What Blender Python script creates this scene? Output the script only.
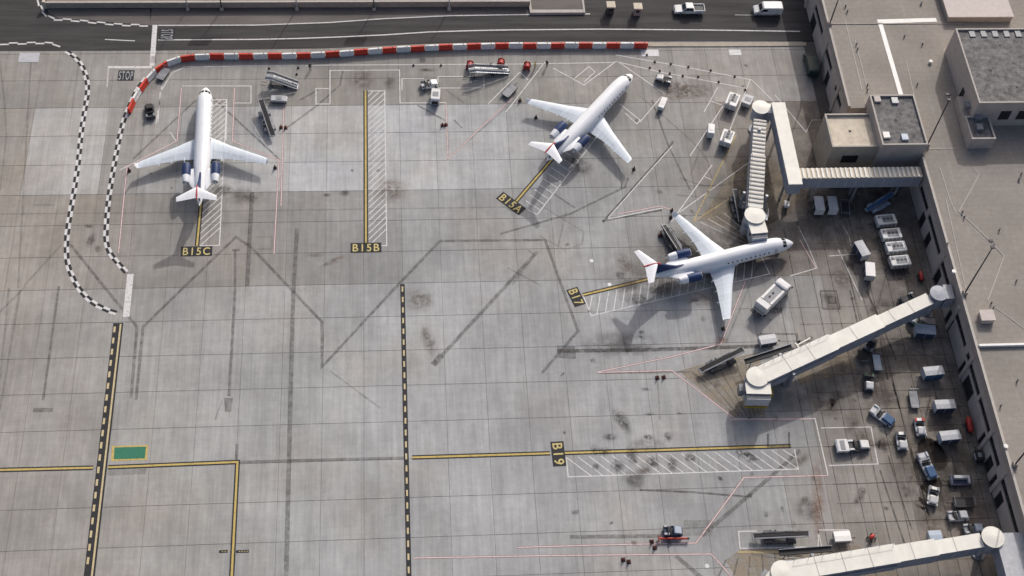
import bpy, bmesh, math, random
from mathutils import Vector, Matrix
random.seed(7)
PI = math.pi
scene = bpy.context.scene
for o in list(bpy.data.objects): bpy.data.objects.remove(o)
C = scene.collection

# ------------------------------------------------------------------ camera, sky, sun, exposure
FPX, DEP, ROLL, CAMH, YAW = 1371.8, math.radians(56.71), math.radians(5.827), 180.55, math.radians(8.309)
SUN_AZ, SUN_EL = math.radians(66.0), math.radians(33.5)      # azimuth from +x, towards the sun
_cy, _sy = math.cos(YAW), math.sin(YAW)
def _rot(v): return Vector((_cy*v[0]+_sy*v[1], -_sy*v[0]+_cy*v[1], v[2]))
_fw = Vector((0, math.cos(DEP), -math.sin(DEP))); _rt = Vector((1, 0, 0)); _up = _rt.cross(_fw)
_r2 = _rt*math.cos(ROLL)+_up*math.sin(ROLL); _u2 = -_rt*math.sin(ROLL)+_up*math.cos(ROLL)
FW, RT, UP = _rot(_fw), _rot(_r2), _rot(_u2)
cd = bpy.data.cameras.new('camera'); cam = bpy.data.objects.new('camera', cd); C.objects.link(cam)
cd.sensor_width = 36; cd.lens = FPX/1024*36; cd.clip_start = 1; cd.clip_end = 6000
m = Matrix((RT, UP, -FW)).transposed().to_4x4(); m.translation = Vector((0, 0, CAMH)); cam.matrix_world = m
scene.camera = cam
w = bpy.data.worlds.new('World'); scene.world = w; w.use_nodes = True
nt = w.node_tree; bg = nt.nodes['Background']; sky = nt.nodes.new('ShaderNodeTexSky'); sky.sky_type = 'NISHITA'
sky.sun_disc = False; sky.sun_elevation = SUN_EL; sky.sun_rotation = PI/2-SUN_AZ; sky.air_density = 0.75; sky.dust_density = 6.0; sky.ozone_density = 0.8
nt.links.new(sky.outputs[0], bg.inputs[0]); bg.inputs[1].default_value = 0.13
sl = bpy.data.lights.new('sun', 'SUN'); sl.energy = 2.15; sl.angle = math.radians(0.6); sl.color = (1, 0.985, 0.965)
so = bpy.data.objects.new('sun', sl); C.objects.link(so)
sd = Vector((math.cos(SUN_EL)*math.cos(SUN_AZ), math.cos(SUN_EL)*math.sin(SUN_AZ), math.sin(SUN_EL)))
so.rotation_euler = sd.to_track_quat('Z', 'Y').to_euler(); so.location = (60, 150, 120)
vs = scene.view_settings; vs.view_transform = 'Standard'; vs.look = 'None'; vs.gamma = 1; vs.exposure = 0.0; vs.use_curve_mapping = False

def G(u, v, z=0.0):
    """ground (or height z) point seen at photo pixel u, v"""
    d = FW*FPX+RT*(u-512)-UP*(v-288)
    t = (z-CAMH)/d.z
    return Vector((d.x*t, d.y*t, z))
def PX(x, y, z=0.0):
    q = Vector((x, y, z-CAMH)); d = q.dot(FW)
    return 512+FPX*q.dot(RT)/d, 288-FPX*q.dot(UP)/d

# ------------------------------------------------------------------ materials
MATS = {}
def N(nt, t, **k):
    n = nt.nodes.new(t)
    for a, b in k.items(): setattr(n, a, b)
    return n
def mat(name, col, rough=0.6, metal=0.0, var=0.12, scale=1.5, spec=0.5, bump=0.0, coord='Object', stretch=(1, 1, 1), coat=0.0):
    if name in MATS: return MATS[name]
    m = bpy.data.materials.new(name); m.use_nodes = True; nt = m.node_tree; L = nt.links.new
    b = nt.nodes['Principled BSDF']; b.inputs['Roughness'].default_value = rough; b.inputs['Metallic'].default_value = metal
    b.inputs['Specular IOR Level'].default_value = spec; b.inputs['Coat Weight'].default_value = coat
    if var > 0:
        tc = N(nt, 'ShaderNodeTexCoord'); mp = N(nt, 'ShaderNodeMapping'); mp.inputs['Scale'].default_value = stretch
        n = N(nt, 'ShaderNodeTexNoise'); n.inputs['Scale'].default_value = scale; n.inputs['Detail'].default_value = 6; n.inputs['Roughness'].default_value = 0.65
        L(tc.outputs[coord], mp.inputs[0]); L(mp.outputs[0], n.inputs['Vector'])
        mr = N(nt, 'ShaderNodeMapRange'); mr.inputs[1].default_value = 0.25; mr.inputs[2].default_value = 0.75; mr.inputs[3].default_value = 1-var*1.6; mr.inputs[4].default_value = 1+var*0.7
        L(n.outputs[0], mr.inputs[0])
        oi = N(nt, 'ShaderNodeObjectInfo'); rr = N(nt, 'ShaderNodeMapRange'); rr.inputs[3].default_value = 0.93; rr.inputs[4].default_value = 1.05; L(oi.outputs['Random'], rr.inputs[0])
        mm = N(nt, 'ShaderNodeMath', operation='MULTIPLY'); L(mr.outputs[0], mm.inputs[0]); L(rr.outputs[0], mm.inputs[1])
        mx = N(nt, 'ShaderNodeMix', data_type='RGBA', blend_type='MULTIPLY'); mx.inputs[0].default_value = 1; mx.inputs[6].default_value = (*col, 1)
        L(mm.outputs[0], mx.inputs[7]); L(mx.outputs[2], b.inputs['Base Color'])
        if bump:
            bp = N(nt, 'ShaderNodeBump'); bp.inputs['Strength'].default_value = bump; bp.inputs['Distance'].default_value = 0.02
            L(n.outputs[0], bp.inputs['Height']); L(bp.outputs[0], b.inputs['Normal'])
    else: b.inputs['Base Color'].default_value = (*col, 1)
    MATS[name] = m; return m

def concrete(name, src):
    """apron concrete: tint per slab, rain streaks along y, blotches, dirt gathered at the slab's joints"""
    m = bpy.data.materials.new(name); m.use_nodes = True; nt = m.node_tree; L = nt.links.new
    b = nt.nodes['Principled BSDF']; b.inputs['Roughness'].default_value = 0.85; b.inputs['Specular IOR Level'].default_value = 0.25
    if src == 'object': t = N(nt, 'ShaderNodeObjectInfo').outputs['Color']
    else: t = N(nt, 'ShaderNodeAttribute', attribute_name='tint').outputs['Color']
    geo = N(nt, 'ShaderNodeNewGeometry')
    def noise(sc, st, det=5, ro=0.6):
        mp = N(nt, 'ShaderNodeMapping'); mp.inputs['Scale'].default_value = st; L(geo.outputs['Position'], mp.inputs[0])
        n = N(nt, 'ShaderNodeTexNoise'); n.inputs['Scale'].default_value = sc; n.inputs['Detail'].default_value = det; n.inputs['Roughness'].default_value = ro
        L(mp.outputs[0], n.inputs['Vector']); return n.outputs[0]
    def rng(x, a, b_, c, d):
        r = N(nt, 'ShaderNodeMapRange'); r.interpolation_type = 'SMOOTHSTEP'
        for i, q in enumerate((a, b_, c, d)): r.inputs[i+1].default_value = q
        L(x, r.inputs[0]); return r.outputs[0]
    def mul(a, b_):
        r = N(nt, 'ShaderNodeMath', operation='MULTIPLY'); L(a, r.inputs[0]); L(b_, r.inputs[1]); return r.outputs[0]
    f = rng(noise(0.9, (1, 0.10, 1), 4), 0.3, 0.7, 0.91, 1.06)          # streaks along the paving lanes
    f = mul(f, rng(noise(0.07, (1, 1, 1), 4), 0.32, 0.68, 0.86, 1.10))  # broad blotches
    f = mul(f, rng(noise(0.55, (1, 1, 1), 7, 0.7), 0.35, 0.7, 0.92, 1.06))
    f = mul(f, rng(noise(6.0, (1, 1, 1), 3, 0.7), 0.3, 0.7, 0.95, 1.04))
    f = mul(f, rng(noise(2.6, (1, 0.035, 1), 4, 0.65), 0.33, 0.67, 0.93, 1.05))   # fine broom and tyre streaks
    f = mul(f, rng(noise(2.2, (0.05, 1, 1), 3, 0.6), 0.35, 0.65, 0.98, 1.012))
    # small dark drips
    f = mul(f, rng(noise(1.7, (1, 0.7, 1), 2, 0.5), 0.68, 0.80, 1.0, 0.86))
    # joint dirt from the slab's own uv
    uv = N(nt, 'ShaderNodeUVMap'); sp = N(nt, 'ShaderNodeSeparateXYZ'); L(uv.outputs[0], sp.inputs[0])
    ds = []
    for ax, wd in ((0, 0.016), (1, 0.018)):
        a = N(nt, 'ShaderNodeMath', operation='SUBTRACT'); L(sp.outputs[ax], a.inputs[0]); a.inputs[1].default_value = 0.5
        c = N(nt, 'ShaderNodeMath', operation='ABSOLUTE'); L(a.outputs[0], c.inputs[0])
        ds.append(rng(c.outputs[0], 0.5-wd, 0.497, 1.0, 0.86 if ax else 0.94))
    f = mul(f, mul(ds[0], ds[1]))
    mx = N(nt, 'ShaderNodeMix', data_type='RGBA', blend_type='MULTIPLY'); mx.inputs[0].default_value = 1
    L(t, mx.inputs[6]); L(f, mx.inputs[7])
    # brownish drift
    hs = N(nt, 'ShaderNodeMix', data_type='RGBA', blend_type='MULTIPLY'); hs.inputs[7].default_value = (1.0, 0.93, 0.85, 1)
    L(rng(noise(0.045, (1, 1, 1), 3), 0.45, 0.7, 0.0, 0.6), hs.inputs[0]); L(mx.outputs[2], hs.inputs[6]); L(hs.outputs[2], b.inputs['Base Color'])
    return m
def stainmat(name, col, alpha, soft=True, scale=0.8):
    """thin film over the concrete: see-through where the noise has worn it away; soft: fades to its rim (uv)"""
    m = bpy.data.materials.new(name); m.use_nodes = True; nt = m.node_tree; L = nt.links.new
    b = nt.nodes['Principled BSDF']; b.inputs['Base Color'].default_value = (*col, 1); b.inputs['Roughness'].default_value = 0.8; b.inputs['Specular IOR Level'].default_value = 0.2
    geo = N(nt, 'ShaderNodeNewGeometry'); n = N(nt, 'ShaderNodeTexNoise'); n.inputs['Scale'].default_value = scale; n.inputs['Detail'].default_value = 6; n.inputs['Roughness'].default_value = 0.7
    L(geo.outputs['Position'], n.inputs['Vector'])
    r = N(nt, 'ShaderNodeMapRange'); r.inputs[1].default_value = 0.36; r.inputs[2].default_value = 0.6; r.inputs[3].default_value = alpha*(0.0 if soft else 0.3); r.inputs[4].default_value = alpha
    L(n.outputs[0], r.inputs[0]); out = r.outputs[0]
    if soft:
        uv = N(nt, 'ShaderNodeUVMap'); d = N(nt, 'ShaderNodeVectorMath', operation='DISTANCE'); d.inputs[1].default_value = (0.5, 0.5, 0); L(uv.outputs[0], d.inputs[0])
        e = N(nt, 'ShaderNodeMapRange'); e.interpolation_type = 'SMOOTHSTEP'; e.inputs[1].default_value = 0.08; e.inputs[2].default_value = 0.5; e.inputs[3].default_value = 1; e.inputs[4].default_value = 0
        L(d.outputs['Value'], e.inputs[0]); q = N(nt, 'ShaderNodeMath', operation='MULTIPLY'); L(out, q.inputs[0]); L(e.outputs[0], q.inputs[1]); out = q.outputs[0]
    L(out, b.inputs['Alpha']); MATS[name] = m; return m

CONC_OBJ, CONC_ATT = concrete('apron_concrete', 'object'), concrete('apron_concrete_far', 'attr')
mat('joint', (0.12, 0.11, 0.10), 0.9, coord='Object')
mat('asphalt', (0.058, 0.055, 0.056), 0.9, var=0.45, scale=0.5, stretch=(0.12, 1.3, 1))
mat('asphalt_old', (0.165, 0.148, 0.137), 0.9, var=0.3, scale=0.3, stretch=(0.2, 1, 1))
mat('desert', (0.30, 0.26, 0.21), 0.95, var=0.2, scale=0.05)
def paint(name, col, wear):
    m = stainmat(name, col, 1.0, False, 2.2)
    for n in m.node_tree.nodes:
        if n.type == 'MAP_RANGE': n.inputs[1].default_value = 0.22; n.inputs[2].default_value = 0.5; n.inputs[3].default_value = 1-wear
    return m
paint('paint_white', (0.68, 0.67, 0.66), 0.62); paint('paint_yellow', (0.56, 0.43, 0.15), 0.6); paint('paint_black', (0.04, 0.04, 0.043), 0.45)
paint('paint_red', (0.36, 0.13, 0.12), 0.5); paint('paint_green', (0.05, 0.20, 0.13), 0.25); paint('paint_tan', (0.46, 0.37, 0.20), 0.75); paint('paint_navy', (0.03, 0.04, 0.075), 0.3)
paint('paint_faint', (0.55, 0.53, 0.5), 0.85)
stainmat('ghost_line', (0.13, 0.125, 0.12), 0.46, False, 1.0); stainmat('ghost_dark', (0.09, 0.082, 0.075), 0.6, False, 1.0); stainmat('ghost_faint', (0.14, 0.13, 0.12), 0.24, False, 1.0)
stainmat('brown_zone', (0.36, 0.30, 0.22), 0.7, False, 0.5); stainmat('dark_zone', (0.125, 0.095, 0.08), 0.6, False, 0.25)
stainmat('grime', (0.12, 0.10, 0.086), 0.42, True, 0.3); stainmat('oil', (0.022, 0.02, 0.019), 0.58, True, 1.6); stainmat('oil_brown', (0.11, 0.075, 0.05), 0.5, True, 1.1); stainmat('rust', (0.30, 0.13, 0.06), 0.45); stainmat('soot', (0.06, 0.053, 0.049), 0.5, True, 0.4)
def skin(name, col, rough):
    """painted aircraft skin: frame seams, stringer seams, faint streaks of soot running aft"""
    m = bpy.data.materials.new(name); m.use_nodes = True; nt = m.node_tree; L = nt.links.new; b = nt.nodes['Principled BSDF']; b.inputs['Roughness'].default_value = rough; b.inputs['Specular IOR Level'].default_value = 0.35
    tc = N(nt, 'ShaderNodeTexCoord'); sp = N(nt, 'ShaderNodeSeparateXYZ'); L(tc.outputs['Object'], sp.inputs[0]); f = None
    for ax, per in ((0, 0.95), (1, 0.82)):
        a = N(nt, 'ShaderNodeMath', operation='PINGPONG'); a.inputs[1].default_value = per; L(sp.outputs[ax], a.inputs[0])
        r = N(nt, 'ShaderNodeMapRange'); r.inputs[1].default_value = 0; r.inputs[2].default_value = 0.035; r.inputs[3].default_value = 0.86; r.inputs[4].default_value = 1; L(a.outputs[0], r.inputs[0])
        if f is None: f = r.outputs[0]
        else: q = N(nt, 'ShaderNodeMath', operation='MULTIPLY'); L(f, q.inputs[0]); L(r.outputs[0], q.inputs[1]); f = q.outputs[0]
    mp = N(nt, 'ShaderNodeMapping'); mp.inputs['Scale'].default_value = (0.22, 1.6, 1.6); L(tc.outputs['Object'], mp.inputs[0])
    n = N(nt, 'ShaderNodeTexNoise'); n.inputs['Scale'].default_value = 1.2; n.inputs['Detail'].default_value = 6; L(mp.outputs[0], n.inputs['Vector'])
    r = N(nt, 'ShaderNodeMapRange'); r.inputs[1].default_value = 0.35; r.inputs[2].default_value = 0.7; r.inputs[3].default_value = 1.02; r.inputs[4].default_value = 0.90; L(n.outputs[0], r.inputs[0])
    q = N(nt, 'ShaderNodeMath', operation='MULTIPLY'); L(f, q.inputs[0]); L(r.outputs[0], q.inputs[1])
    mx = N(nt, 'ShaderNodeMix', data_type='RGBA', blend_type='MULTIPLY'); mx.inputs[0].default_value = 1; mx.inputs[6].default_value = (*col, 1); L(q.outputs[0], mx.inputs[7]); L(mx.outputs[2], b.inputs['Base Color']); MATS[name] = m
skin('aircraft_white', (0.82, 0.84, 0.87), 0.4); skin('wing_grey', (0.68, 0.74, 0.80), 0.42); skin('flap_grey', (0.60, 0.66, 0.72), 0.45)
mat('aircraft_navy', (0.016, 0.04, 0.125), 0.5, var=0.1, spec=0.3); mat('aircraft_red', (0.42, 0.03, 0.035), 0.35, var=0.08)
mat('bare_metal', (0.62, 0.62, 0.62), 0.35, 0.6, 0.12); mat('glass_dark', (0.012, 0.014, 0.018), 0.12, var=0)
mat('tyre', (0.018, 0.018, 0.018), 0.85, var=0.2); mat('black', (0.02, 0.02, 0.022), 0.7, var=0.25); mat('dark_grey', (0.075, 0.077, 0.082), 0.65, var=0.25)
mat('white_paint', (0.74, 0.74, 0.73), 0.45, var=0.12, scale=1.2); mat('cream_roof', (0.82, 0.80, 0.72), 0.6, var=0.09, scale=0.6)
mat('pale_grey', (0.50, 0.51, 0.53), 0.5, var=0.15); mat('mid_grey', (0.27, 0.28, 0.30), 0.55, var=0.2); mat('steel', (0.36, 0.38, 0.42), 0.45, 0.3, 0.2)
mat('bridge_wall', (0.36, 0.38, 0.43), 0.6, var=0.12); mat('blue', (0.05, 0.12, 0.25), 0.45, var=0.2); mat('pale_blue', (0.42, 0.49, 0.58), 0.5, var=0.15)
mat('curtain', (0.05, 0.065, 0.11), 0.8, var=0.2); mat('red', (0.48, 0.035, 0.028), 0.5, var=0.15); mat('red_plastic', (0.68, 0.05, 0.025), 0.5, var=0.14, scale=2.0); mat('white_plastic', (0.82, 0.81, 0.79), 0.5, var=0.12, scale=2.0)
mat('yellow', (0.48, 0.33, 0.03), 0.5, var=0.15); mat('orange', (0.22, 0.05, 0.03), 0.55, var=0.2); mat('cone_dark', (0.10, 0.04, 0.03), 0.7, var=0.3)
mat('dark_teal', (0.025, 0.05, 0.048), 0.5, var=0.2); mat('green', (0.05, 0.13, 0.08), 0.5, var=0.2); mat('purple', (0.16, 0.12, 0.25), 0.6, var=0.15)
mat('stucco', (0.50, 0.44, 0.395), 0.85, var=0.12, scale=0.6); mat('stucco_dark', (0.42, 0.36, 0.32), 0.85, var=0.12, scale=0.6); mat('tan_wall', (0.42, 0.37, 0.30), 0.85, var=0.15, scale=0.8)
mat('parapet', (0.47, 0.44, 0.40), 0.8, var=0.1); mat('roof_tan', (0.68, 0.60, 0.48), 0.85, var=0.2, scale=0.5); mat('roof_dark', (0.20, 0.195, 0.195), 0.9, var=0.5, scale=1.1)
mat('roof_pink', (0.55, 0.49, 0.46), 0.8, var=0.08); mat('bright_white', (0.82, 0.81, 0.78), 0.6, var=0.06)
mat('skin', (0.35, 0.2, 0.14), 0.6, var=0); mat('cloth_dark', (0.03, 0.03, 0.035), 0.9, var=0.2); mat('hivis', (0.65, 0.55, 0.05), 0.8, var=0.1); mat('hair', (0.02, 0.015, 0.01), 0.8, var=0)

def roofing(name, col):
    """built-up roof: laps every 0.95 m along x, blotches"""
    m = bpy.data.materials.new(name); m.use_nodes = True; nt = m.node_tree; L = nt.links.new
    b = nt.nodes['Principled BSDF']; b.inputs['Roughness'].default_value = 0.9; b.inputs['Specular IOR Level'].default_value = 0.2
    geo = N(nt, 'ShaderNodeNewGeometry'); sp = N(nt, 'ShaderNodeSeparateXYZ'); L(geo.outputs['Position'], sp.inputs[0])
    wv = N(nt, 'ShaderNodeMath', operation='PINGPONG'); wv.inputs[1].default_value = 0.475; L(sp.outputs[1], wv.inputs[0])
    r = N(nt, 'ShaderNodeMapRange'); r.inputs[1].default_value = 0.0; r.inputs[2].default_value = 0.09; r.inputs[3].default_value = 0.92; r.inputs[4].default_value = 1.0; L(wv.outputs[0], r.inputs[0])
    wv2 = N(nt, 'ShaderNodeMath', operation='PINGPONG'); wv2.inputs[1].default_value = 5.6; L(sp.outputs[0], wv2.inputs[0])
    r2 = N(nt, 'ShaderNodeMapRange'); r2.inputs[1].default_value = 0.0; r2.inputs[2].default_value = 0.14; r2.inputs[3].default_value = 1.12; r2.inputs[4].default_value = 1.0; L(wv2.outputs[0], r2.inputs[0])
    fs = []
    for sc, a, c in ((0.12, 0.88, 1.08), (1.3, 0.9, 1.06)):
        n = N(nt, 'ShaderNodeTexNoise'); n.inputs['Scale'].default_value = sc; n.inputs['Detail'].default_value = 6; L(geo.outputs['Position'], n.inputs['Vector'])
        q = N(nt, 'ShaderNodeMapRange'); q.inputs[1].default_value = 0.3; q.inputs[2].default_value = 0.7; q.inputs[3].default_value = a; q.inputs[4].default_value = c; L(n.outputs[0], q.inputs[0]); fs.append(q.outputs[0])
    f = r.outputs[0]
    for g in (r2.outputs[0], *fs):
        q = N(nt, 'ShaderNodeMath', operation='MULTIPLY'); L(f, q.inputs[0]); L(g, q.inputs[1]); f = q.outputs[0]
    mx = N(nt, 'ShaderNodeMix', data_type='RGBA', blend_type='MULTIPLY'); mx.inputs[0].default_value = 1; mx.inputs[6].default_value = (*col, 1); L(f, mx.inputs[7]); L(mx.outputs[2], b.inputs['Base Color'])
    MATS[name] = m
roofing('roofing', (0.305, 0.278, 0.248))

# ------------------------------------------------------------------ mesh helpers
class MB:
    def __init__(s): s.v = []; s.f = []
    def add(s, vs, fs):
        k = len(s.v); s.v += [tuple(p) for p in vs]; s.f += [tuple(i+k for i in q) for q in fs]; return s
    def box(s, x0, y0, z0, x1, y1, z1, tx=0, ty=0):
        return s.add([(x0, y0, z0), (x1, y0, z0), (x1, y1, z0), (x0, y1, z0), (x0+tx, y0+ty, z1), (x1-tx, y0+ty, z1), (x1-tx, y1-ty, z1), (x0+tx, y1-ty, z1)],
                     [(3, 2, 1, 0), (4, 5, 6, 7), (0, 1, 5, 4), (1, 2, 6, 5), (2, 3, 7, 6), (3, 0, 4, 7)])
    def prism(s, poly, z0, z1):
        n = len(poly); a = sum(poly[i][0]*poly[(i+1) % n][1]-poly[(i+1) % n][0]*poly[i][1] for i in range(n))
        if a < 0: poly = poly[::-1]
        vs = [(x, y, z0) for x, y in poly]+[(x, y, z1) for x, y in poly]
        return s.add(vs, [tuple(range(n))[::-1], tuple(range(n, 2*n))]+[(i, (i+1) % n, (i+1) % n+n, i+n) for i in range(n)])
    def side(s, poly, y0, y1):
        """profile in x, z pushed along y"""
        n = len(poly); a = sum(poly[i][0]*poly[(i+1) % n][1]-poly[(i+1) % n][0]*poly[i][1] for i in range(n))
        if a < 0: poly = poly[::-1]
        vs = [(x, y0, z) for x, z in poly]+[(x, y1, z) for x, z in poly]
        return s.add(vs, [tuple(range(n)), tuple(range(n, 2*n))[::-1]]+[(i, i+n, (i+1) % n+n, (i+1) % n) for i in range(n)])
    def loft(s, rings, cap=True):
        n = len(rings[0]); vs = [p for r in rings for p in r]; fs = []
        for k in range(len(rings)-1):
            for i in range(n): fs.append((k*n+i, k*n+(i+1) % n, (k+1)*n+(i+1) % n, (k+1)*n+i))
        if cap: fs += [tuple(range(n))[::-1], tuple((len(rings)-1)*n+i for i in range(n))]
        return s.add(vs, fs)
    def tube(s, p0, p1, r0, r1=None, n=10):
        p0, p1 = Vector(p0), Vector(p1); r1 = r0 if r1 is None else r1; d = (p1-p0).normalized()
        a = d.orthogonal().normalized(); b = d.cross(a)
        R = [[p+(a*math.cos(2*PI*i/n)+b*math.sin(2*PI*i/n))*r for i in range(n)] for p, r in ((p0, r0), (p1, r1))]
        return s.loft(R)
    def bar(s, p0, p1, wd, h):
        """beam of width wd (level) and height h"""
        p0, p1 = Vector(p0), Vector(p1); d = (p1-p0).normalized(); a = d.cross(Vector((0, 0, 1)))
        a = Vector((1, 0, 0)) if a.length < 1e-4 else a.normalized(); b = a.cross(d)
        R = [[p+a*i*wd/2+b*j*h/2 for i, j in ((-1, -1), (1, -1), (1, 1), (-1, 1))] for p in (p0, p1)]
        return s.loft(R)
    def cyl(s, x, y, z0, z1, r, r1=None, n=20): return s.tube((x, y, z0), (x, y, z1), r, r1, n)
    def wheel(s, x, y, r, wd): return s.tube((x, y-wd/2, r), (x, y+wd/2, r), r, n=14)
    def mesh(s, name, mt, bevel=0.0, smooth=False, uv=None):
        me = bpy.data.meshes.new(name); me.from_pydata(s.v, [], s.f); bm = bmesh.new(); bm.from_mesh(me)
        bmesh.ops.recalc_face_normals(bm, faces=bm.faces)
        if bevel: bmesh.ops.bevel(bm, geom=[e for e in bm.edges if e.calc_face_angle(0) > 0.5], offset=bevel, segments=2, affect='EDGES', clamp_overlap=True)
        if smooth:
            for f in bm.faces: f.smooth = True
            for e in bm.edges: e.smooth = e.calc_face_angle(0) < 0.7
        bm.to_mesh(me); bm.free()
        if mt: me.materials.append(MATS[mt] if isinstance(mt, str) else mt)
        return me
    def build(s, name, mt, parent=None, bevel=0.0, smooth=False, label=None, loc=None, rz=0):
        return link(name, s.mesh(name, mt, bevel, smooth), parent, label, loc, rz)
def link(name, me, parent=None, label=None, loc=None, rz=0):
    o = bpy.data.objects.new(name, me); C.objects.link(o)
    if parent: o.parent = parent
    if loc is not None: o.location = loc
    o.rotation_euler.z = rz
    if label: o['label'] = label
    return o
def thing(name, label, cat, loc=(0, 0, 0), rz=0.0, group=None):
    o = bpy.data.objects.new(name, None); C.objects.link(o); o.location = loc; o.rotation_euler.z = rz
    o.empty_display_size = 0.3
    return tag(o, label, cat, group)
def tag(o, label, cat, group=None):
    o['label'] = label; o['category'] = cat
    if group: o['group'] = group
    return o
def B(*a, **k): return MB().box(*a, **k)
def head(a, b, z):
    """heading from pixel a to pixel b, both at height z"""
    d = G(*b, z)-G(*a, z); return math.atan2(d.y, d.x)
# ------------------------------------------------------------------ setting: ground, apron, road
def struct(name, mb, mt): o = mb.build(name, mt); o['kind'] = 'structure'; return o
struct('ground', MB().add([(-3000, -3000, -0.12), (3000, -3000, -0.12), (3000, 3000, -0.12), (-3000, 3000, -0.12)], [(0, 1, 2, 3)]), 'desert')
S = 6.096; X0, Y0 = 0.0, 75.95
ap = MB().add([(-118, 40, -0.03), (112, 40, -0.03), (112, 171, -0.03), (-118, 171, -0.03)], [(0, 1, 2, 3)])
apron = struct('apron', ap, 'joint')
def slabmesh(name):
    h = S/2-0.012; c = 0.018
    v = [(-h, -h, -0.025), (h, -h, -0.025), (h, h, -0.025), (-h, h, -0.025), (-h+c, -h+c, 0), (h-c, -h+c, 0), (h-c, h-c, 0), (-h+c, h-c, 0)]
    return v, [(4, 5, 6, 7), (0, 1, 5, 4), (1, 2, 6, 5), (2, 3, 7, 6), (3, 0, 4, 7)]
sv, sf = slabmesh('slab')
def uvs(me, fn):
    l = me.uv_layers.new(name='UVMap')
    for p in me.polygons:
        for li in p.loop_indices: l.data[li].uv = fn(me.vertices[me.loops[li].vertex_index].co)
sm = bpy.data.meshes.new('slab'); sm.from_pydata(sv, [], sf); sm.materials.append(CONC_OBJ); uvs(sm, lambda c: (c.x/S+0.5, c.y/S+0.5))
LANE = {}
ZONES = ((155.3, [(0, .325, .312, .292), (200, .315, .30, .28), (480, .31, .30, .28), (600, .315, .298, .275), (680, .37, .352, .335), (740, .43, .412, .395), (790, .40, .38, .36)]),
         (136.9, [(0, .37, .345, .313), (28, .37, .345, .313), (45, .475, .467, .458), (85, .475, .467, .458), (105, .36, .348, .33), (200, .385, .38, .373), (262, .41, .405, .40), (300, .485, .49, .497), (400, .47, .475, .482), (510, .44, .442, .446), (560, .355, .35, .343), (690, .33, .322, .31), (740, .27, .243, .218), (900, .25, .22, .195)]),
         (118.7, [(0, .355, .325, .293), (90, .35, .322, .292), (150, .31, .293, .27), (340, .302, .297, .288), (430, .355, .354, .352), (600, .355, .354, .352), (690, .315, .31, .302), (750, .275, .248, .222), (900, .245, .217, .193)]),
         (-99, [(0, .35, .33, .306), (70, .358, .342, .32), (170, .382, .378, .366), (320, .40, .40, .395), (480, .395, .397, .40), (690, .375, .376, .378), (790, .345, .341, .336), (830, .30, .28, .256), (900, .275, .248, .222), (1000, .235, .208, .185)]))
def tint(x, y):
    u, v = PX(x, y); z = next(q for y_, q in ZONES if y > y_); u = min(max(u, z[0][0]), z[-1][0]-.01)
    i = max(k for k in range(len(z)-1) if z[k][0] <= u); t = (u-z[i][0])/(z[i+1][0]-z[i][0]); c = [a_+(b_-a_)*t for a_, b_ in zip(z[i][1:], z[i+1][1:])]
    k = LANE.setdefault(round(x), random.uniform(.975, 1.025))*random.uniform(.985, 1.015); return (c[0]*k*.985, c[1]*k*1.0, c[2]*k)
cells = []
for i in range(-18, 16):
    for j in range(-6, 16):
        x, y = X0+(i+0.5)*S, Y0+(j+0.5)*S
        if x > 84 or (x > 74 and y > 150): continue
        u, v = PX(x, y); inside = -20 < u < 1044 and -20 < v < 596
        # slabs under the terminal block or the road show nothing
        cells.append((0 if inside and y < 170 else 1, -((v+1700)**2), x, y))
cells.sort()
near, far = cells[:300], cells[300:]
for _, _, x, y in near:
    o = link('slab', sm, apron, loc=(x, y, 0)); c = tint(x, y); o.color = (*c, 1)
fm = bpy.data.meshes.new('slab_field'); fv, ff, ft = [], [], []
for _, _, x, y in far:
    k = len(fv); fv += [(a+x, b+y, c) for a, b, c in sv]; ff += [tuple(i+k for i in q) for q in sf]; ft.append(tint(x, y))
fm.from_pydata(fv, [], ff); fm.materials.append(CONC_ATT); l = fm.uv_layers.new(name='UVMap'); a = fm.color_attributes.new('tint', 'FLOAT_COLOR', 'POINT')
for p in fm.polygons:
    n = p.index//5
    for li in p.loop_indices:
        vi = fm.loops[li].vertex_index; c = sv[vi % 8]; l.data[li].uv = (c[0]/S+0.5, c[1]/S+0.5); a.data[vi].color = (*ft[vi//8], 1)
o = link('slab_field', fm, apron); o['kind'] = 'stuff'

# road along the back of the apron
def sheet(name, px, z, mt, parent=None, pts=None, thick=0.0):
    q = [G(u, v) for u, v in px] if pts is None else pts
    b = MB()
    if thick: b.prism([(p[0], p[1]) for p in q], z-thick, z)
    else:
        n = len(q); a_ = sum(q[i][0]*q[(i+1) % n][1]-q[(i+1) % n][0]*q[i][1] for i in range(n))
        if a_ < 0: q = q[::-1]
        b.add([(p[0], p[1], z) for p in q], [tuple(range(n))])
    return b.build(name, mt, parent)
edge = [G(*p) for p in ((0, 51), (60, 51), (155, 50.5), (256, 49.5), (320, 48.5), (370, 46.5), (420, 44), (480, 42.5), (560, 41.5), (648, 41.5), (800, 41.5))]
road = sheet('road', None, 0.02, 'asphalt', None, [(-118, edge[0].y)]+[(p.x, p.y) for p in edge]+[(78, edge[-1].y), (78, 262), (-118, 262)], 0.05); road['kind'] = 'structure'
old = sheet('old_asphalt_strip', None, 0.026, 'asphalt_old', road, [(G(150, 25).x, 179.5)]+[(p.x, p.y) for p in [G(*q) for q in ((150, 25.5), (256, 25), (330, 22.5), (384, 18.5), (450, 16), (512, 15), (583, 14.5))]]+[(G(583, 14).x, 179.5)])
sheet('old_asphalt_strip', [(47, 9), (49, 13), (60, 19), (90, 20), (120, 23), (150, 25), (150, 9)], 0.026, 'asphalt_old', road)

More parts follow.
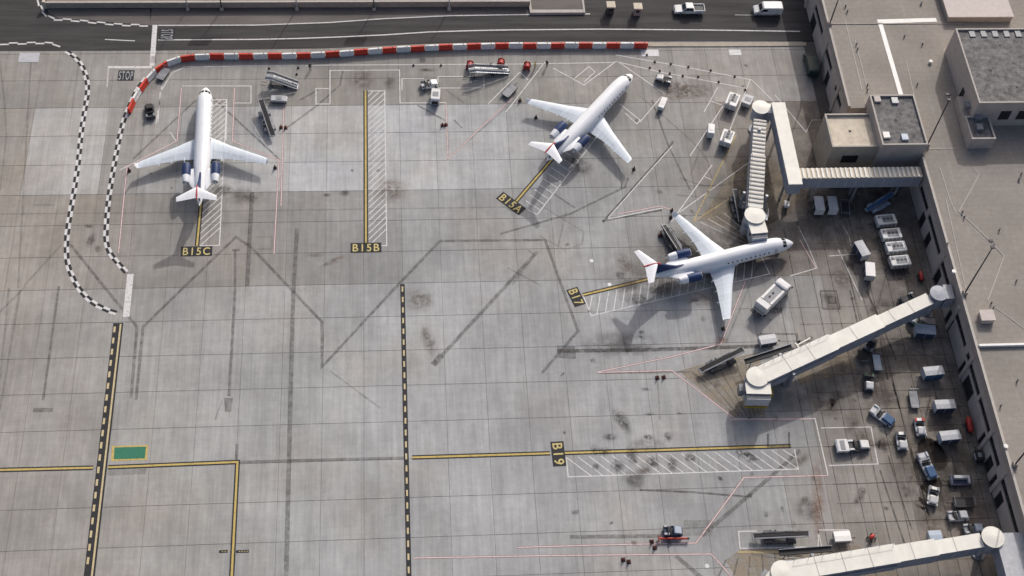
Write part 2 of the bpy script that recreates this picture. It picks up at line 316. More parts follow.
def strip(name, px, wd, mt, z=0.008, parent=None, pts=None, closed=False, w2=None):
    """painted line of width wd through the photo points px"""
    q = [Vector(G(u, v)[:2]) for u, v in px] if pts is None else [Vector(p[:2]) for p in pts]
    n = len(q); L, R = [], []
    for i in range(n):
        a = q[i-1] if (i > 0 or closed) else None; b = q[(i+1) % n] if (i < n-1 or closed) else None
        d1 = (q[i]-a).normalized() if a is not None else None; d2 = (b-q[i]).normalized() if b is not None else None
        d = d1 or d2
        if d1 and d2:
            t = (d1+d2); t = t.normalized() if t.length > 0.2 else d1; nn = Vector((-t.y, t.x)); k = 1/max(0.4, abs(nn.dot(Vector((-d1.y, d1.x)))))
        else: nn = Vector((-d.y, d.x)); k = 1
        L.append(q[i]+nn*wd/2*k); R.append(q[i]-nn*wd/2*k)
    m_ = n if closed else n-1; b = MB()
    b.add([(p.x, p.y, z) for p in L]+[(p.x, p.y, z) for p in R], [(n+i, n+(i+1) % n, (i+1) % n, i) for i in range(m_)])
    return b.build(name, mt, parent or apron)
def quads(name, qs, mt, z, parent=None):
    b = MB()
    for q in qs: b.add([(p[0], p[1], z) for p in q], [tuple(range(len(q)))])
    return b.build(name, mt, parent or apron)
def resample(q, step):
    out = [q[0]]; acc = 0
    for a, b in zip(q, q[1:]):
        d = (b-a).length; t = step-acc
        while t <= d: out.append(a+(b-a)*(t/d)); t += step
        acc = (acc+d) % step if d else acc
    return out
def smoothpath(px, k=6):
    q = [Vector(G(u, v)[:2]) for u, v in px]; out = []
    P = [q[0]*2-q[1]]+q+[q[-1]*2-q[-2]]
    for i in range(1, len(P)-2):
        for j in range(k):
            t = j/k; a, b, c, d = P[i-1:i+3]
            out.append(0.5*((2*b)+(c-a)*t+(2*a-5*b+4*c-d)*t*t+(3*b-a-3*c+d)*t**3))
    return out+[q[-1]]

# road paint
paint('paint_pale', (0.60, 0.50, 0.30), 0.45); paint('paint_dull', (0.36, 0.37, 0.39), 0.8); paint('paint_letter', (0.60, 0.50, 0.22), 0.45)
Z1, Z2, Z3, Z4 = 0.006, 0.012, 0.018, 0.024
RZ = 0.034
strip('road_edge_line', [(158, 25.5), (256, 25.2), (330, 22.6), (384, 18.8), (450, 15.8), (512, 14.8), (590, 14)], 0.22, 'paint_white', RZ, road)
strip('lane_line', [(158, 40), (256, 39.5), (300, 38.5), (340, 37), (384, 35), (430, 32), (480, 30.5), (512, 30), (600, 29.2), (700, 30), (800, 31.5)], 0.24, 'paint_white', RZ, road)
strip('lane_line', [(105, 39.5), (135, 41)], 0.2, 'paint_white', RZ, road)
strip('road_edge_line', [(735, 15), (775, 15.5)], 0.15, 'paint_faint', RZ, road)
strip('stop_bar', [(155, 25), (152, 66)], 0.85, 'paint_white', RZ+0.004, road)
strip('stop_bar', [(108, 67.2), (152, 67.2)], 0.5, 'paint_white', Z2); strip('lane_edge_line', [(108.5, 68), (107, 87)], 0.25, 'paint_faint', Z2)
strip('stop_bar', [(130.5, 274), (126, 317)], 1.0, 'paint_white', Z2)

def zipper(name, px, pitch=1.16, wd=0.42, parent=None, z=Z2, on=None):
    """staggered black and white blocks either side of a centre line"""
    q = resample(smoothpath(px), pitch); bl, wh = [], []
    for i in range(len(q)-1):
        a, b = q[i], q[i+1]; d = (b-a).normalized(); n_ = Vector((-d.y, d.x))
        for s in (-1, 1):
            e = [a, b, b+n_*s*wd, a+n_*s*wd]
            if s < 0: e = e[::-1]
            (bl if (i+(s > 0)) % 2 else wh).append(e)
    if on != 'white': quads(name, bl, 'paint_black', z, parent)
    quads(name, wh, 'paint_white', z, parent)
zipper('zipper_line', [(66, 51), (75, 57), (82, 66), (86.5, 78), (87.5, 92), (84, 115), (81, 135), (78, 165), (74, 192), (70, 215), (67, 235), (66.5, 252), (68, 265), (73, 278), (80, 290), (92, 302), (107, 310), (123, 315)])
zipper('zipper_line', [(146, 78), (137, 90), (130, 105), (124, 120), (120, 135), (117, 150), (113, 172), (110, 190), (107.5, 210), (106, 232), (106.5, 243), (110, 253), (117, 262), (128, 274)])
zipper('road_zipper_line', [(38.5, 0), (40, 6), (44, 13), (52, 19), (62, 19.5), (80, 21), (100, 23), (124, 25), (150, 25.5)], 1.5, 0.32, road, RZ, 'white')
zipper('road_zipper_line', [(0, 44), (20, 43.5), (45, 43), (58, 45), (66, 50)], 1.5, 0.3, road, RZ, 'white')

def lead_in(px, parts=True):
    strip('lead_in_border', px, 0.72, 'paint_black', Z2); return strip('lead_in_line', px, 0.30, 'paint_yellow', Z3)
lead_in([(206, 150), (197, 246)]); lead_in([(365.5, 91), (366, 244)]); lead_in([(560, 150), (514, 204)]); lead_in([(735, 258), (583, 295)]); lead_in([(412, 457.5), (550, 453.3)]); lead_in([(565, 453), (791, 446)])
lead_in([(0, 470), (93, 467.7)]); lead_in([(108, 467.3), (237.5, 462), (231.5, 580)])
# taxiway edge pairs
strip('dashed_line_border', [(118.4, 323), (88.8, 580)], 1.5, 'paint_black', Z2)
qa, qb = Vector(G(120.7, 324)[:2]), Vector(G(91.4, 580)[:2]); strip('solid_line', None, 0.26, 'paint_pale', Z3, pts=[qa, qb])
def dashes(name, a, b, on, per, wd, mt):
    a, b = Vector(G(*a)[:2]), Vector(G(*b)[:2]); d = (b-a); n_ = int(d.length/per); d.normalize(); k = Vector((-d.y, d.x))*wd/2; qs = []
    for i in range(n_): p = a+d*(i*per+0.3); e = p+d*on; qs.append([p-k, e-k, e+k, p+k])
    quads(name, qs, mt, Z3)
dashes('dashed_line', (115, 325), (85.5, 582), 1.0, 1.95, 0.32, 'paint_pale')
strip('dashed_line_border', [(402.4, 284), (409, 580)], 0.72, 'paint_black', Z2)
dashes('dashed_line', (402.4, 285), (409, 582), 0.95, 1.93, 0.26, 'paint_pale')
# gate letters
def text(name, body, p, rz, h, wd, mt, parent, z):
    cu = bpy.data.curves.new(name, 'FONT'); cu.body = body; cu.size = 1; cu.align_x = 'CENTER'; cu.align_y = 'CENTER'; cu.offset = 0.012; cu.space_character = 1.22
    t = bpy.data.objects.new(name, cu); C.objects.link(t); dg = bpy.context.evaluated_depsgraph_get(); me = bpy.data.meshes.new_from_object(t.evaluated_get(dg))
    bpy.data.objects.remove(t); xs = [v.co.x for v in me.vertices]; ys = [v.co.y for v in me.vertices]; w0, h0 = max(xs)-min(xs), max(ys)-min(ys); cx, cy_ = (max(xs)+min(xs))/2, (max(ys)+min(ys))/2
    for v in me.vertices: v.co.x = (v.co.x-cx)*wd/w0; v.co.y = (v.co.y-cy_)*h/h0; v.co.z = 0
    me.materials.clear(); me.materials.append(MATS[mt]); o = link(name, me, parent, loc=(p.x, p.y, z), rz=rz); return o
def gate_sign(body, u, v, rz, wd, h):
    p = G(u, v); ca, sa = math.cos(rz), math.sin(rz)
    q = [(p.x+a*ca*wd/2-b*sa*h/2, p.y+a*sa*wd/2+b*ca*h/2) for a, b in ((-1, -1), (1, -1), (1, 1), (-1, 1))]
    o = quads('gate_sign', [q], 'paint_black', Z3); o['label'] = 'black painted gate panel reading '+body+' in yellow'
    text('gate_lettering', body, p, rz, h*0.76, wd*0.86, 'paint_letter', o, Z4)
gate_sign('B15C', 196.5, 251.3, 0, 4.9, 1.9); gate_sign('B15B', 366, 247.7, 0, 4.9, 1.9)
gate_sign('B15A', 511, 203.5, head((500, 196), (522, 212), 0), 5.0, 1.9); gate_sign('B17', 576, 297, head((572, 289), (580, 305), 0), 3.4, 1.9); gate_sign('B19', 558.3, 453.8, head((557, 443), (559.5, 464.5), 0), 4.0, 1.95)
for (u, v, rz, wd, h) in ((126, 75.5, 0, 2.7, 2.4), (167, 34.5, -PI/2, 2.6, 2.6)):
    p = G(u, v); pr = apron if u < 150 else road; zz = Z2 if u < 150 else RZ
    ca, sa = math.cos(rz), math.sin(rz)
    o = quads('stop_panel', [[(p.x+a*ca*wd/2-b*sa*h/2, p.y+a*sa*wd/2+b*ca*h/2) for a, b in ((-1, -1), (1, -1), (1, 1), (-1, 1))]], 'paint_black', zz, pr); text('stop_lettering', 'STOP', p, rz, h*0.8, wd*0.88, 'paint_dull', o, zz+0.006)
# green panel with yellow rim, lower left
sheet('green_panel_rim', [(112, 446), (148.5, 445), (147, 460), (111, 461)], Z2, 'paint_yellow', apron); sheet('green_panel', [(114.5, 447.5), (146.2, 446.6), (144.8, 458.4), (113.8, 459.2)], Z3, 'paint_green', apron)
sheet('painted_out_panel', [(108, 470), (147, 468.5), (145, 474), (107, 476)], Z1, 'ghost_faint', apron)
for u0, u1 in ((219, 228), (236, 249)): strip('small_marking', [(u0, 551.7), (u1, 551.2)], 0.42, 'paint_black', Z2); dashes('small_marking', (u0+0.5, 551.7), (u1-0.3, 551.2), 0.22, 0.36, 0.12, 'paint_tan')
# hatched keep-clear areas
def hatch(a0, a1, wd, sgn, n, slope=1.0, mt='paint_white', name='hatching', lw=0.15):
    """band of width wd beside the line a0 > a1 (photo points), sgn +1 to its left"""
    a, b = Vector(G(*a0)[:2]), Vector(G(*a1)[:2]); d = (b-a); L_ = d.length; d.normalize(); k = Vector((-d.y, d.x))*sgn; qs = []
    for i in range(n):
        t0 = i*L_/n; t1 = t0+wd*slope; s1 = 1.0
        if t1 > L_: s1 = (L_-t0)/(wd*slope); t1 = L_
        if t1 < 0: s1 = t0/(-wd*slope); t1 = 0
        p, q = a+d*t0+k*0.45, a+d*t1+k*wd*s1
        e = (q-p)
        if e.length < 0.4: continue
        e.normalize(); f_ = Vector((-e.y, e.x))*lw/2; r_ = [p-f_, q-f_, q+f_, p+f_]; qs.append(r_ if sgn*slope != 0 else r_)
    quads(name, qs, mt, Z2); return a+k*wd, b+k*wd
def framed(a0, a1, wd, sgn, n, slope, ends=(True, True), mt='paint_white'):
    p, q = hatch(a0, a1, wd, sgn, n, slope, mt); a, b = Vector(G(*a0)[:2]), Vector(G(*a1)[:2]); k = (p-a).normalized()*0.45
    pts = ([a+k] if ends[0] else [])+[p, q]+([b+k] if ends[1] else []); strip('hatching_edge', None, 0.17, mt, Z2+0.002, pts=pts)
framed((366, 246), (365.5, 91), 3.3, -1, 26, 1.0); framed((197, 246), (206, 100), 3.5, -1, 24, 1.0); framed((519, 205), (590, 114), 3.5, -1, 17, -0.1)
framed((583, 295), (760, 254), 4.0, -1, 22, -0.45); framed((566, 454.5), (794, 447), 3.6, -1, 20, 0.95)

# white, red and pink stand lines
WH = [[(182, 86), (251, 86), (251, 103), (234, 103)], [(213, 105), (227, 105), (226, 140)], [(170, 132), (176, 141), (120, 170)], [(156, 124), (162, 86)], [(263, 65.5), (526, 64), (612, 62.5), (616, 61.5)], [(330, 104), (316, 104), (316, 88.5), (329, 88.5)], [(330, 104), (330, 70.5), (399.5, 70), (400, 103), (446, 102.5)],
      [(402, 90), (402, 78.5), (424, 78.5)], [(438, 88), (438, 76.5), (484, 76.5), (484, 88), (438, 88)], [(185, 67), (263, 65.5)], [(158, 122), (160, 93), (172, 73), (185, 67)], [(488, 104), (520, 72)], [(506, 112), (545, 62)], [(520, 72), (528, 80)],
      [(553, 68), (584, 85), (616, 61.5), (620, 63), (665, 94)], [(575, 78), (589, 66.5), (595, 72), (584, 82)], [(616, 55), (680, 66), (752, 80), (775, 103)], [(618, 62), (660, 72), (745, 88)], [(718, 87), (704, 112)], [(710, 101), (722, 105)],
      [(725, 142), (750, 80)], [(755, 158), (680, 212)], [(703, 176), (712, 180)], [(723, 106), (690, 156)], [(712, 165), (671, 222), (745, 290)][:2], [(620, 104), (640, 120), (637, 124), (625, 113)], [(640, 122), (662, 96)], [(608, 218), (672, 146)], [(608, 219), (663, 208)],
      [(733, 419), (815, 418.5), (828, 475)], [(829, 465.5), (878, 464), (871, 427), (821, 428)], [(818, 552), (818.5, 530), (848, 530), (848, 534)], [(822, 548), (818, 530)], [(740, 548), (738.5, 531.5), (757, 531)], [(740, 548.5), (806, 547)], [(775, 95), (806, 132), (812, 120), (825, 120)], [(838, 249), (862, 300)], [(829, 256), (857, 254)], [(843, 226), (849, 236), (851, 246)], [(798, 226), (808, 246), (817, 268), (790, 276)]]
for q in WH: strip('stand_line', q, 0.16, 'paint_white', Z2)
strip('stand_line', [(766, 175), (693, 222)], 0.22, 'paint_tan', Z2); strip('stand_line', [(736, 135), (694, 220)], 0.26, 'paint_tan', Z2); strip('stand_line', [(822, 552), (738, 552)], 0.3, 'paint_tan', Z2)
RD = [[(118.5, 253), (127, 167), (177, 141), (181.5, 88)], [(234.5, 88), (232.5, 141), (279, 160), (274, 254)], [(284, 104), (281, 206)], [(446, 103), (448, 159), (512, 98)], [(598, 372), (670, 357), (721, 344), (745, 282)], [(598, 372.5), (672, 370.5), (734, 418)], [(413, 558), (560, 555.5), (711, 554), (735, 580)], [(517, 547.5), (600, 545), (696, 543), (744, 477.5), (828, 475.5)],
      [(816, 268), (800, 240)], [(730, 420), (812, 419)], [(618, 214), (660, 206), (672, 210)]]
for q in RD:
    w_ = [(u, v) for u, v in q]; strip('stand_limit_line', w_, 0.27, 'paint_red', Z2+0.001); strip('stand_limit_line', w_, 0.13, 'paint_white', Z3)
# blacked-out former markings
GH = [([(24, 286), (62, 244)], .5, 0), ([(0, 312), (25, 287)], .5, 0), ([(70, 244), (105, 288), (137, 327), (131, 399)], .6, 1), ([(185, 286), (143, 327), (136, 400)], .6, 1), ([(185, 286), (236, 237), (252, 248)], .6, 1), ([(235, 250), (235, 290), (229, 396)], .55, 1), ([(252, 248), (322, 322), (322, 367), (395, 288), (440, 241), (545, 240), (578, 331), (542, 373)], .62, 1),
      ([(434, 364), (537, 252)], .75, 1), ([(433, 365), (442, 355)], 1.3, 1), ([(297, 228), (293, 300), (286, 580)], .85, 1), ([(252, 192), (247, 286)], .85, 1), ([(256, 237), (272, 237), (272, 249), (256, 249)], .3, 0), ([(59, 286), (43, 400)], .5, 1), ([(33, 410), (53, 410)], .9, 1), ([(20, 290), (0, 410)], .5, 0), ([(240, 462), (405, 458)], .62, 1), ([(557, 351), (640, 350), (770, 346)], .85, 2), ([(603, 222), (670, 147), (673, 141)], .55, 2), ([(602, 221), (662, 210)], .5, 2),
      ([(500, 234), (570, 214), (625, 187), (628, 178)], .5, 1), ([(551, 192), (575, 208)], .4, 1), ([(540, 205), (584, 232), (582, 244), (565, 250), (540, 236)], .35, 0), ([(558, 247), (566, 212)], .35, 0), ([(512, 285), (535, 255), (528, 250)], .5, 0), ([(133, 159), (196, 100)], .45, 1), ([(213, 98), (280, 160)], .45, 1), ([(288, 127), (318, 105), (340, 85), (343, 70)], .45, 1), ([(300, 100), (318, 90)], .45, 1),
      ([(417, 105), (446, 121)], .45, 1), ([(446, 90), (464, 103)], .4, 0), ([(454, 120), (462, 128)], .4, 1), ([(470, 140), (520, 95)], .4, 0), ([(570, 537), (660, 536)], .75, 1), ([(702, 536), (775, 473), (800, 450)], .75, 1), ([(676, 556), (704, 580)], .8, 1), ([(640, 490), (690, 492), (752, 497)], .4, 2), ([(330, 371), (380, 408)], .35, 0), ([(652, 100), (668, 145), (690, 190)], .45, 1), ([(0, 214), (130, 213), (300, 210), (512, 207)], .35, 0),
      ([(598, 373), (692, 372), (706, 383)], .45, 1), ([(656, 357), (660, 420)], .3, 0), ([(759, 262), (726, 343)], .4, 0), ([(866, 290), (880, 320), (896, 360)], .4, 2), ([(880, 470), (893, 510), (905, 545)], .35, 2), ([(888, 455), (902, 500), (912, 530)], .3, 2), ([(880, 340), (888, 380)], .35, 2), ([(850, 290), (858, 326)], .35, 2), ([(820, 291), (823, 309), (840, 309), (836, 291), (820, 291)], .3, 2), ([(828, 297), (829, 303), (836, 303), (835, 297), (828, 297)], .3, 2), ([(760, 334), (797, 334), (797, 352)], .35, 2),
      ([(215, 420), (222, 400)], .3, 0), ([(232, 250), (240, 250)], .6, 1), ([(237, 444), (236.5, 462)], .6, 1)]
for q, wd, k in GH: strip('blacked_out_line', q, wd*.78, ('ghost_faint', 'ghost_line', 'ghost_dark')[k], Z1)
sheet('blacked_out_panel', [(557, 345), (575, 346), (576, 359), (558, 358)], Z1+0.001, 'ghost_line', apron); sheet('blacked_out_panel', [(684, 520), (714, 520), (712, 536), (682, 536)], Z1+0.001, 'ghost_faint', apron)
sheet('blacked_out_panel', [(224, 398), (233, 398), (231, 412), (225, 412)], Z1+0.001, 'ghost_line', apron)
for q in ([(768, 434), (768, 447)], [(789, 432), (789, 447)], [(766, 446.6), (791, 446)]): strip('stop_bracket', q, .3, 'ghost_dark', Z4)
# worn ochre keep-clear zones at the bridges and the oil-darkened stand in front of the terminal
sheet('keep_clear_zone', [(679, 371), (700, 365), (760, 352), (765, 418), (733, 418)], Z1-0.002, 'brown_zone', apron)
sheet('keep_clear_zone', [(725, 560), (742, 549), (858, 545), (900, 576), (735, 576)], Z1-0.002, 'brown_zone', apron)
sheet('keep_clear_zone', [(740, 160), (770, 158), (800, 196), (790, 215), (745, 235), (700, 220)], Z1-0.002, 'brown_zone', apron)
sheet('keep_clear_zone', [(795, 372), (850, 350), (858, 372), (800, 385)], Z1-0.002, 'brown_zone', apron)
for k in range(7): strip('worn_hatching', [(690+k*9, 371-k*2.2), (735+k*4, 416)], 0.22, 'ghost_line' if k % 2 else 'ghost_faint', Z1)
for k in range(6): strip('worn_hatching', [(726+k*12, 560-k*2), (716+k*16, 582)], 0.25, 'ghost_line', Z1)
for k in range(6): strip('worn_hatching', [(700+k*8, 222-k*3), (745, 243-k*4)], 0.18, 'paint_faint', Z1)
# oil, soot and rubber
def stain(u, v, a, b, mt, rz=0.0):
    p = G(u, v); n_ = 20; me = bpy.data.meshes.new('oil_stain'); q = [(math.cos(2*PI*i/n_)*a, math.sin(2*PI*i/n_)*b, 0) for i in range(n_)]; me.from_pydata(q, [], [tuple(range(n_))])
    uvs(me, lambda c: (c.x/(2*a)+0.5, c.y/(2*b)+0.5)); me.materials.append(MATS[mt]); stain.k += 1
    link('oil_stain', me, apron, loc=(p.x, p.y, 0.0265+0.0002*(stain.k % 20)), rz=rz)
stain.k = 0
for a in [(248, 196, 4.5, 2.2, 'soot'), (222, 190, 2.5, 1.5, 'oil'), (580, 168, 3.0, 2.4, 'soot'), (574, 160, 2.2, 1.5, 'oil'), (392, 190, 3.0, 3.5, 'oil_brown'), (622, 421, 1.3, 3.2, 'oil', .5), (610, 437, 1.5, .8, 'oil'), (648, 437, 1.0, .6, 'oil'), (668, 437, .8, 1.2, 'oil'), (634, 480, 2.5, 2.2, 'soot'), (632, 455, 1.2, 2.0, 'oil'), (652, 462, 1.3, 1.2, 'oil'), (672, 463, 1.0, 1.8, 'oil'),
          (645, 470, 1.4, 1.4, 'oil_brown'), (605, 452, 1.2, 1.0, 'oil'), (618, 466, 1.4, 1.4, 'oil'), (595, 450, .9, 1.2, 'oil'), (638, 300, 2.6, 1.8, 'oil'), (625, 264, 1.6, 3.0, 'oil_brown', .4), (621, 275, 1.3, 1.0, 'oil'), (660, 290, 3.0, 1.6, 'oil'), (630, 285, 2.5, 1.6, 'soot'), (362, 80, 3.5, 3.5, 'oil_brown'), (390, 82, 1.5, 2.5, 'soot'), (91, 240, .9, 1.6, 'oil', -.4), (89, 226, 1.0, .6, 'oil'), (98, 249, .7, .9, 'oil_brown'), (338, 260, 1.9, .55, 'rust', .6), (330, 262, 2.5, .5, 'oil_brown', .6),
          (314, 255, 2.0, .6, 'oil_brown'), (694, 90, 5.5, 3.5, 'oil_brown'), (672, 92, 4.5, 3, 'oil_brown'), (828, 408, 2.5, 2.0, 'oil_brown'), (832, 404, .8, 1.0, 'oil'), (345, 193, 1.2, .8, 'oil'), (327, 195, .9, .5, 'oil'), (352, 170.5, .45, .4, 'oil'), (378, 170.5, .45, .4, 'oil'), (151, 173.5, .4, .4, 'oil'), (171.5, 188, .35, .4, 'oil'), (430, 70, 1.6, .6, 'oil_brown'), (424, 70, 1.3, .5, 'oil'), (742, 453, 1.6, 1.0, 'oil'), (750, 457, 1.4, 1.2, 'oil'), (690, 458, 1.2, 1.0, 'oil'), (856, 501, .4, .6, 'oil'), (782, 509, .4, .6, 'oil'),
          (700, 300, 3.5, 2.0, 'oil_brown'), (720, 340, 1.5, .8, 'rust'), (776, 310, 2.0, 1.0, 'oil'), (818, 500, 1.2, 9.0, 'rust', -.15), (830, 300, 2, 3, 'soot'), (646, 445, 3.5, 1.5, 'soot'), (800, 460, 2.5, 1.2, 'oil_brown', .6), (870, 190, 7, 4, 'soot'), (940, 480, 5, 7, 'soot'), (890, 310, 5, 3, 'soot'), (645, 389, .9, .4, 'oil'), (650, 414, 1.0, .4, 'oil'), (428, 340, 1.5, 4, 'oil_brown', .3), (420, 300, 3, 3, 'oil_brown'), (620, 345, 9, 3, 'soot')]: stain(*a)
rnd = random.Random(3)
for a in [(800, 190, 14, 11), (845, 225, 15, 12), (895, 200, 13, 12), (905, 270, 12, 10), (820, 130, 9, 13), (760, 250, 12, 7), (700, 255, 14, 7), (860, 380, 8, 9), (935, 350, 9, 12), (950, 430, 9, 14), (965, 500, 9, 12), (915, 470, 6, 12), (880, 350, 8, 7), (800, 395, 9, 5), (735, 210, 7, 12), (660, 280, 14, 5)]: stain(*a, 'grime')
for k in range(60):
    u, v = rnd.uniform(560, 900), rnd.uniform(60, 560); stain(u, v, rnd.uniform(.25, .8), rnd.uniform(.25, .9), rnd.choice(['oil', 'oil_brown', 'soot']), rnd.uniform(0, 3))
for k in range(26):
    u, v = rnd.uniform(800, 985), rnd.uniform(190, 540); stain(u, v, rnd.uniform(.8, 3), rnd.uniform(.8, 3.5), rnd.choice(['oil_brown', 'soot', 'soot']), rnd.uniform(0, 3))
for k in range(9):
    x = 59.5+k*3.05; strip('pavement_joint', None, .13, 'ghost_dark', Z1+0.001, pts=[(x, 60), (x, 128)])
for k in range(12): y = Y0-.05+k*S*.5; strip('pavement_joint', None, .12, 'ghost_dark', Z1+0.0013, pts=[(62, y), (84.5, y)])
# tyre tracks
for q in ([(0, 60), (6, 130), (0, 190)], [(31, 60), (27, 130), (18, 288)], [(9, 288), (0, 380)], [(55, 205), (34, 205)], [(640, 96), (700, 150), (712, 180)], [(680, 178), (712, 186), (770, 175)], [(676, 195), (740, 200)], [(840, 225), (870, 320)], [(700, 150), (690, 176)], [(830, 210), (905, 470)], [(846, 210), (930, 520)], [(508, 268), (540, 285)]): strip('tyre_track', None, 0.32, 'ghost_faint', Z1+0.0015, pts=smoothpath(q))
for u, v, a, b in ((29, 57.5, 1.7, 1.1), (735, 52.5, 1.1, .7), (650, 53, 1.6, .8)):   # pale access covers
    p = G(u, v); c_ = MB().box(-a, -b, 0.0, a, b, 0.03); c_.build('access_cover', 'pale_grey', apron, 0.01, loc=(p.x, p.y, 0.001))
for u, v in ((591.5, 260.8), (609.5, 284.5), (707, 566)):
    p = G(u, v); MB().cyl(0, 0, 0, 0.03, 0.32).build('hydrant_lid', 'white_paint', apron, loc=(p.x, p.y, 0.001))
# kerb right of the barrier
kb = MB()
for a, b in (((648, 45), (720, 45)), ((720, 45), (806, 44.5))): kb.bar(G(*a)+Vector((0, 0, .06)), G(*b)+Vector((0, 0, .06)), 0.9, 0.16)
o = kb.build('kerb', 'tan_wall', None, 0.02); o['kind'] = 'structure'
# ------------------------------------------------------------------ aircraft (nose at the origin, facing +x)
FUS = [(0, .03, 1.80), (.12, .22, 1.82), (.4, .44, 1.88), (.9, .72, 1.98), (1.5, .94, 2.10), (2.2, 1.13, 2.22), (3.0, 1.26, 2.33), (4.0, 1.34, 2.42), (5.2, 1.345, 2.45), (11, 1.345, 2.45), (17.2, 1.345, 2.45), (19.2, 1.26, 2.50), (20.9, 1.08, 2.60), (22.5, .84, 2.74), (23.9, .58, 2.90), (25.0, .34, 3.02), (25.6, .12, 3.08)]
def fus_at(x):
    for a, b in zip(FUS, FUS[1:]):
        if a[0] <= x <= b[0]: t = (x-a[0])/(b[0]-a[0]); return a[1]+(b[1]-a[1])*t, a[2]+(b[2]-a[2])*t
    return FUS[-1][1:]
def fus_pt(x, ang, off=0.0):
    """ang: 0 = straight up, + to the left (y+)"""
    r, z = fus_at(x); r += off; return (-x, math.sin(ang)*r, z+math.cos(ang)*r)
def patch(b, x0, x1, a0, a1, off=0.012, n=3):
    g = [[fus_pt(x0+(x1-x0)*i/n, a0+(a1-a0)*j/n, off) for j in range(n+1)] for i in range(n+1)]; v = [p for r in g for p in r]
    return b.add(v, [(i*(n+1)+j, i*(n+1)+j+1, (i+1)*(n+1)+j+1, (i+1)*(n+1)+j) for i in range(n) for j in range(n)])
AF = [(0, 0), (.02, .045), (.08, .075), (.25, .10), (.5, .085), (.75, .045), (1, .004), (.75, -.02), (.5, -.035), (.25, -.045), (.08, -.04), (.02, -.025)]
def foil(le, ch, y, z, th=1.0): return [(le-c*ch, y, z+t*ch*th) for c, t in AF]
WSEC = [(-10.3, 4.9, .6, 1.55, 1.0), (-10.8, 4.4, 1.3, 1.55, 1.0), (-12.6, 2.8, 4.4, 1.66, .95), (-15.4, 1.4, 10.0, 1.85, .85), (-15.65, 1.2, 10.35, 1.87, .8)]
PLANE_CACHE = {}
def pm(key, fn):
    if key not in PLANE_CACHE: PLANE_CACHE[key] = fn()
    return PLANE_CACHE[key]
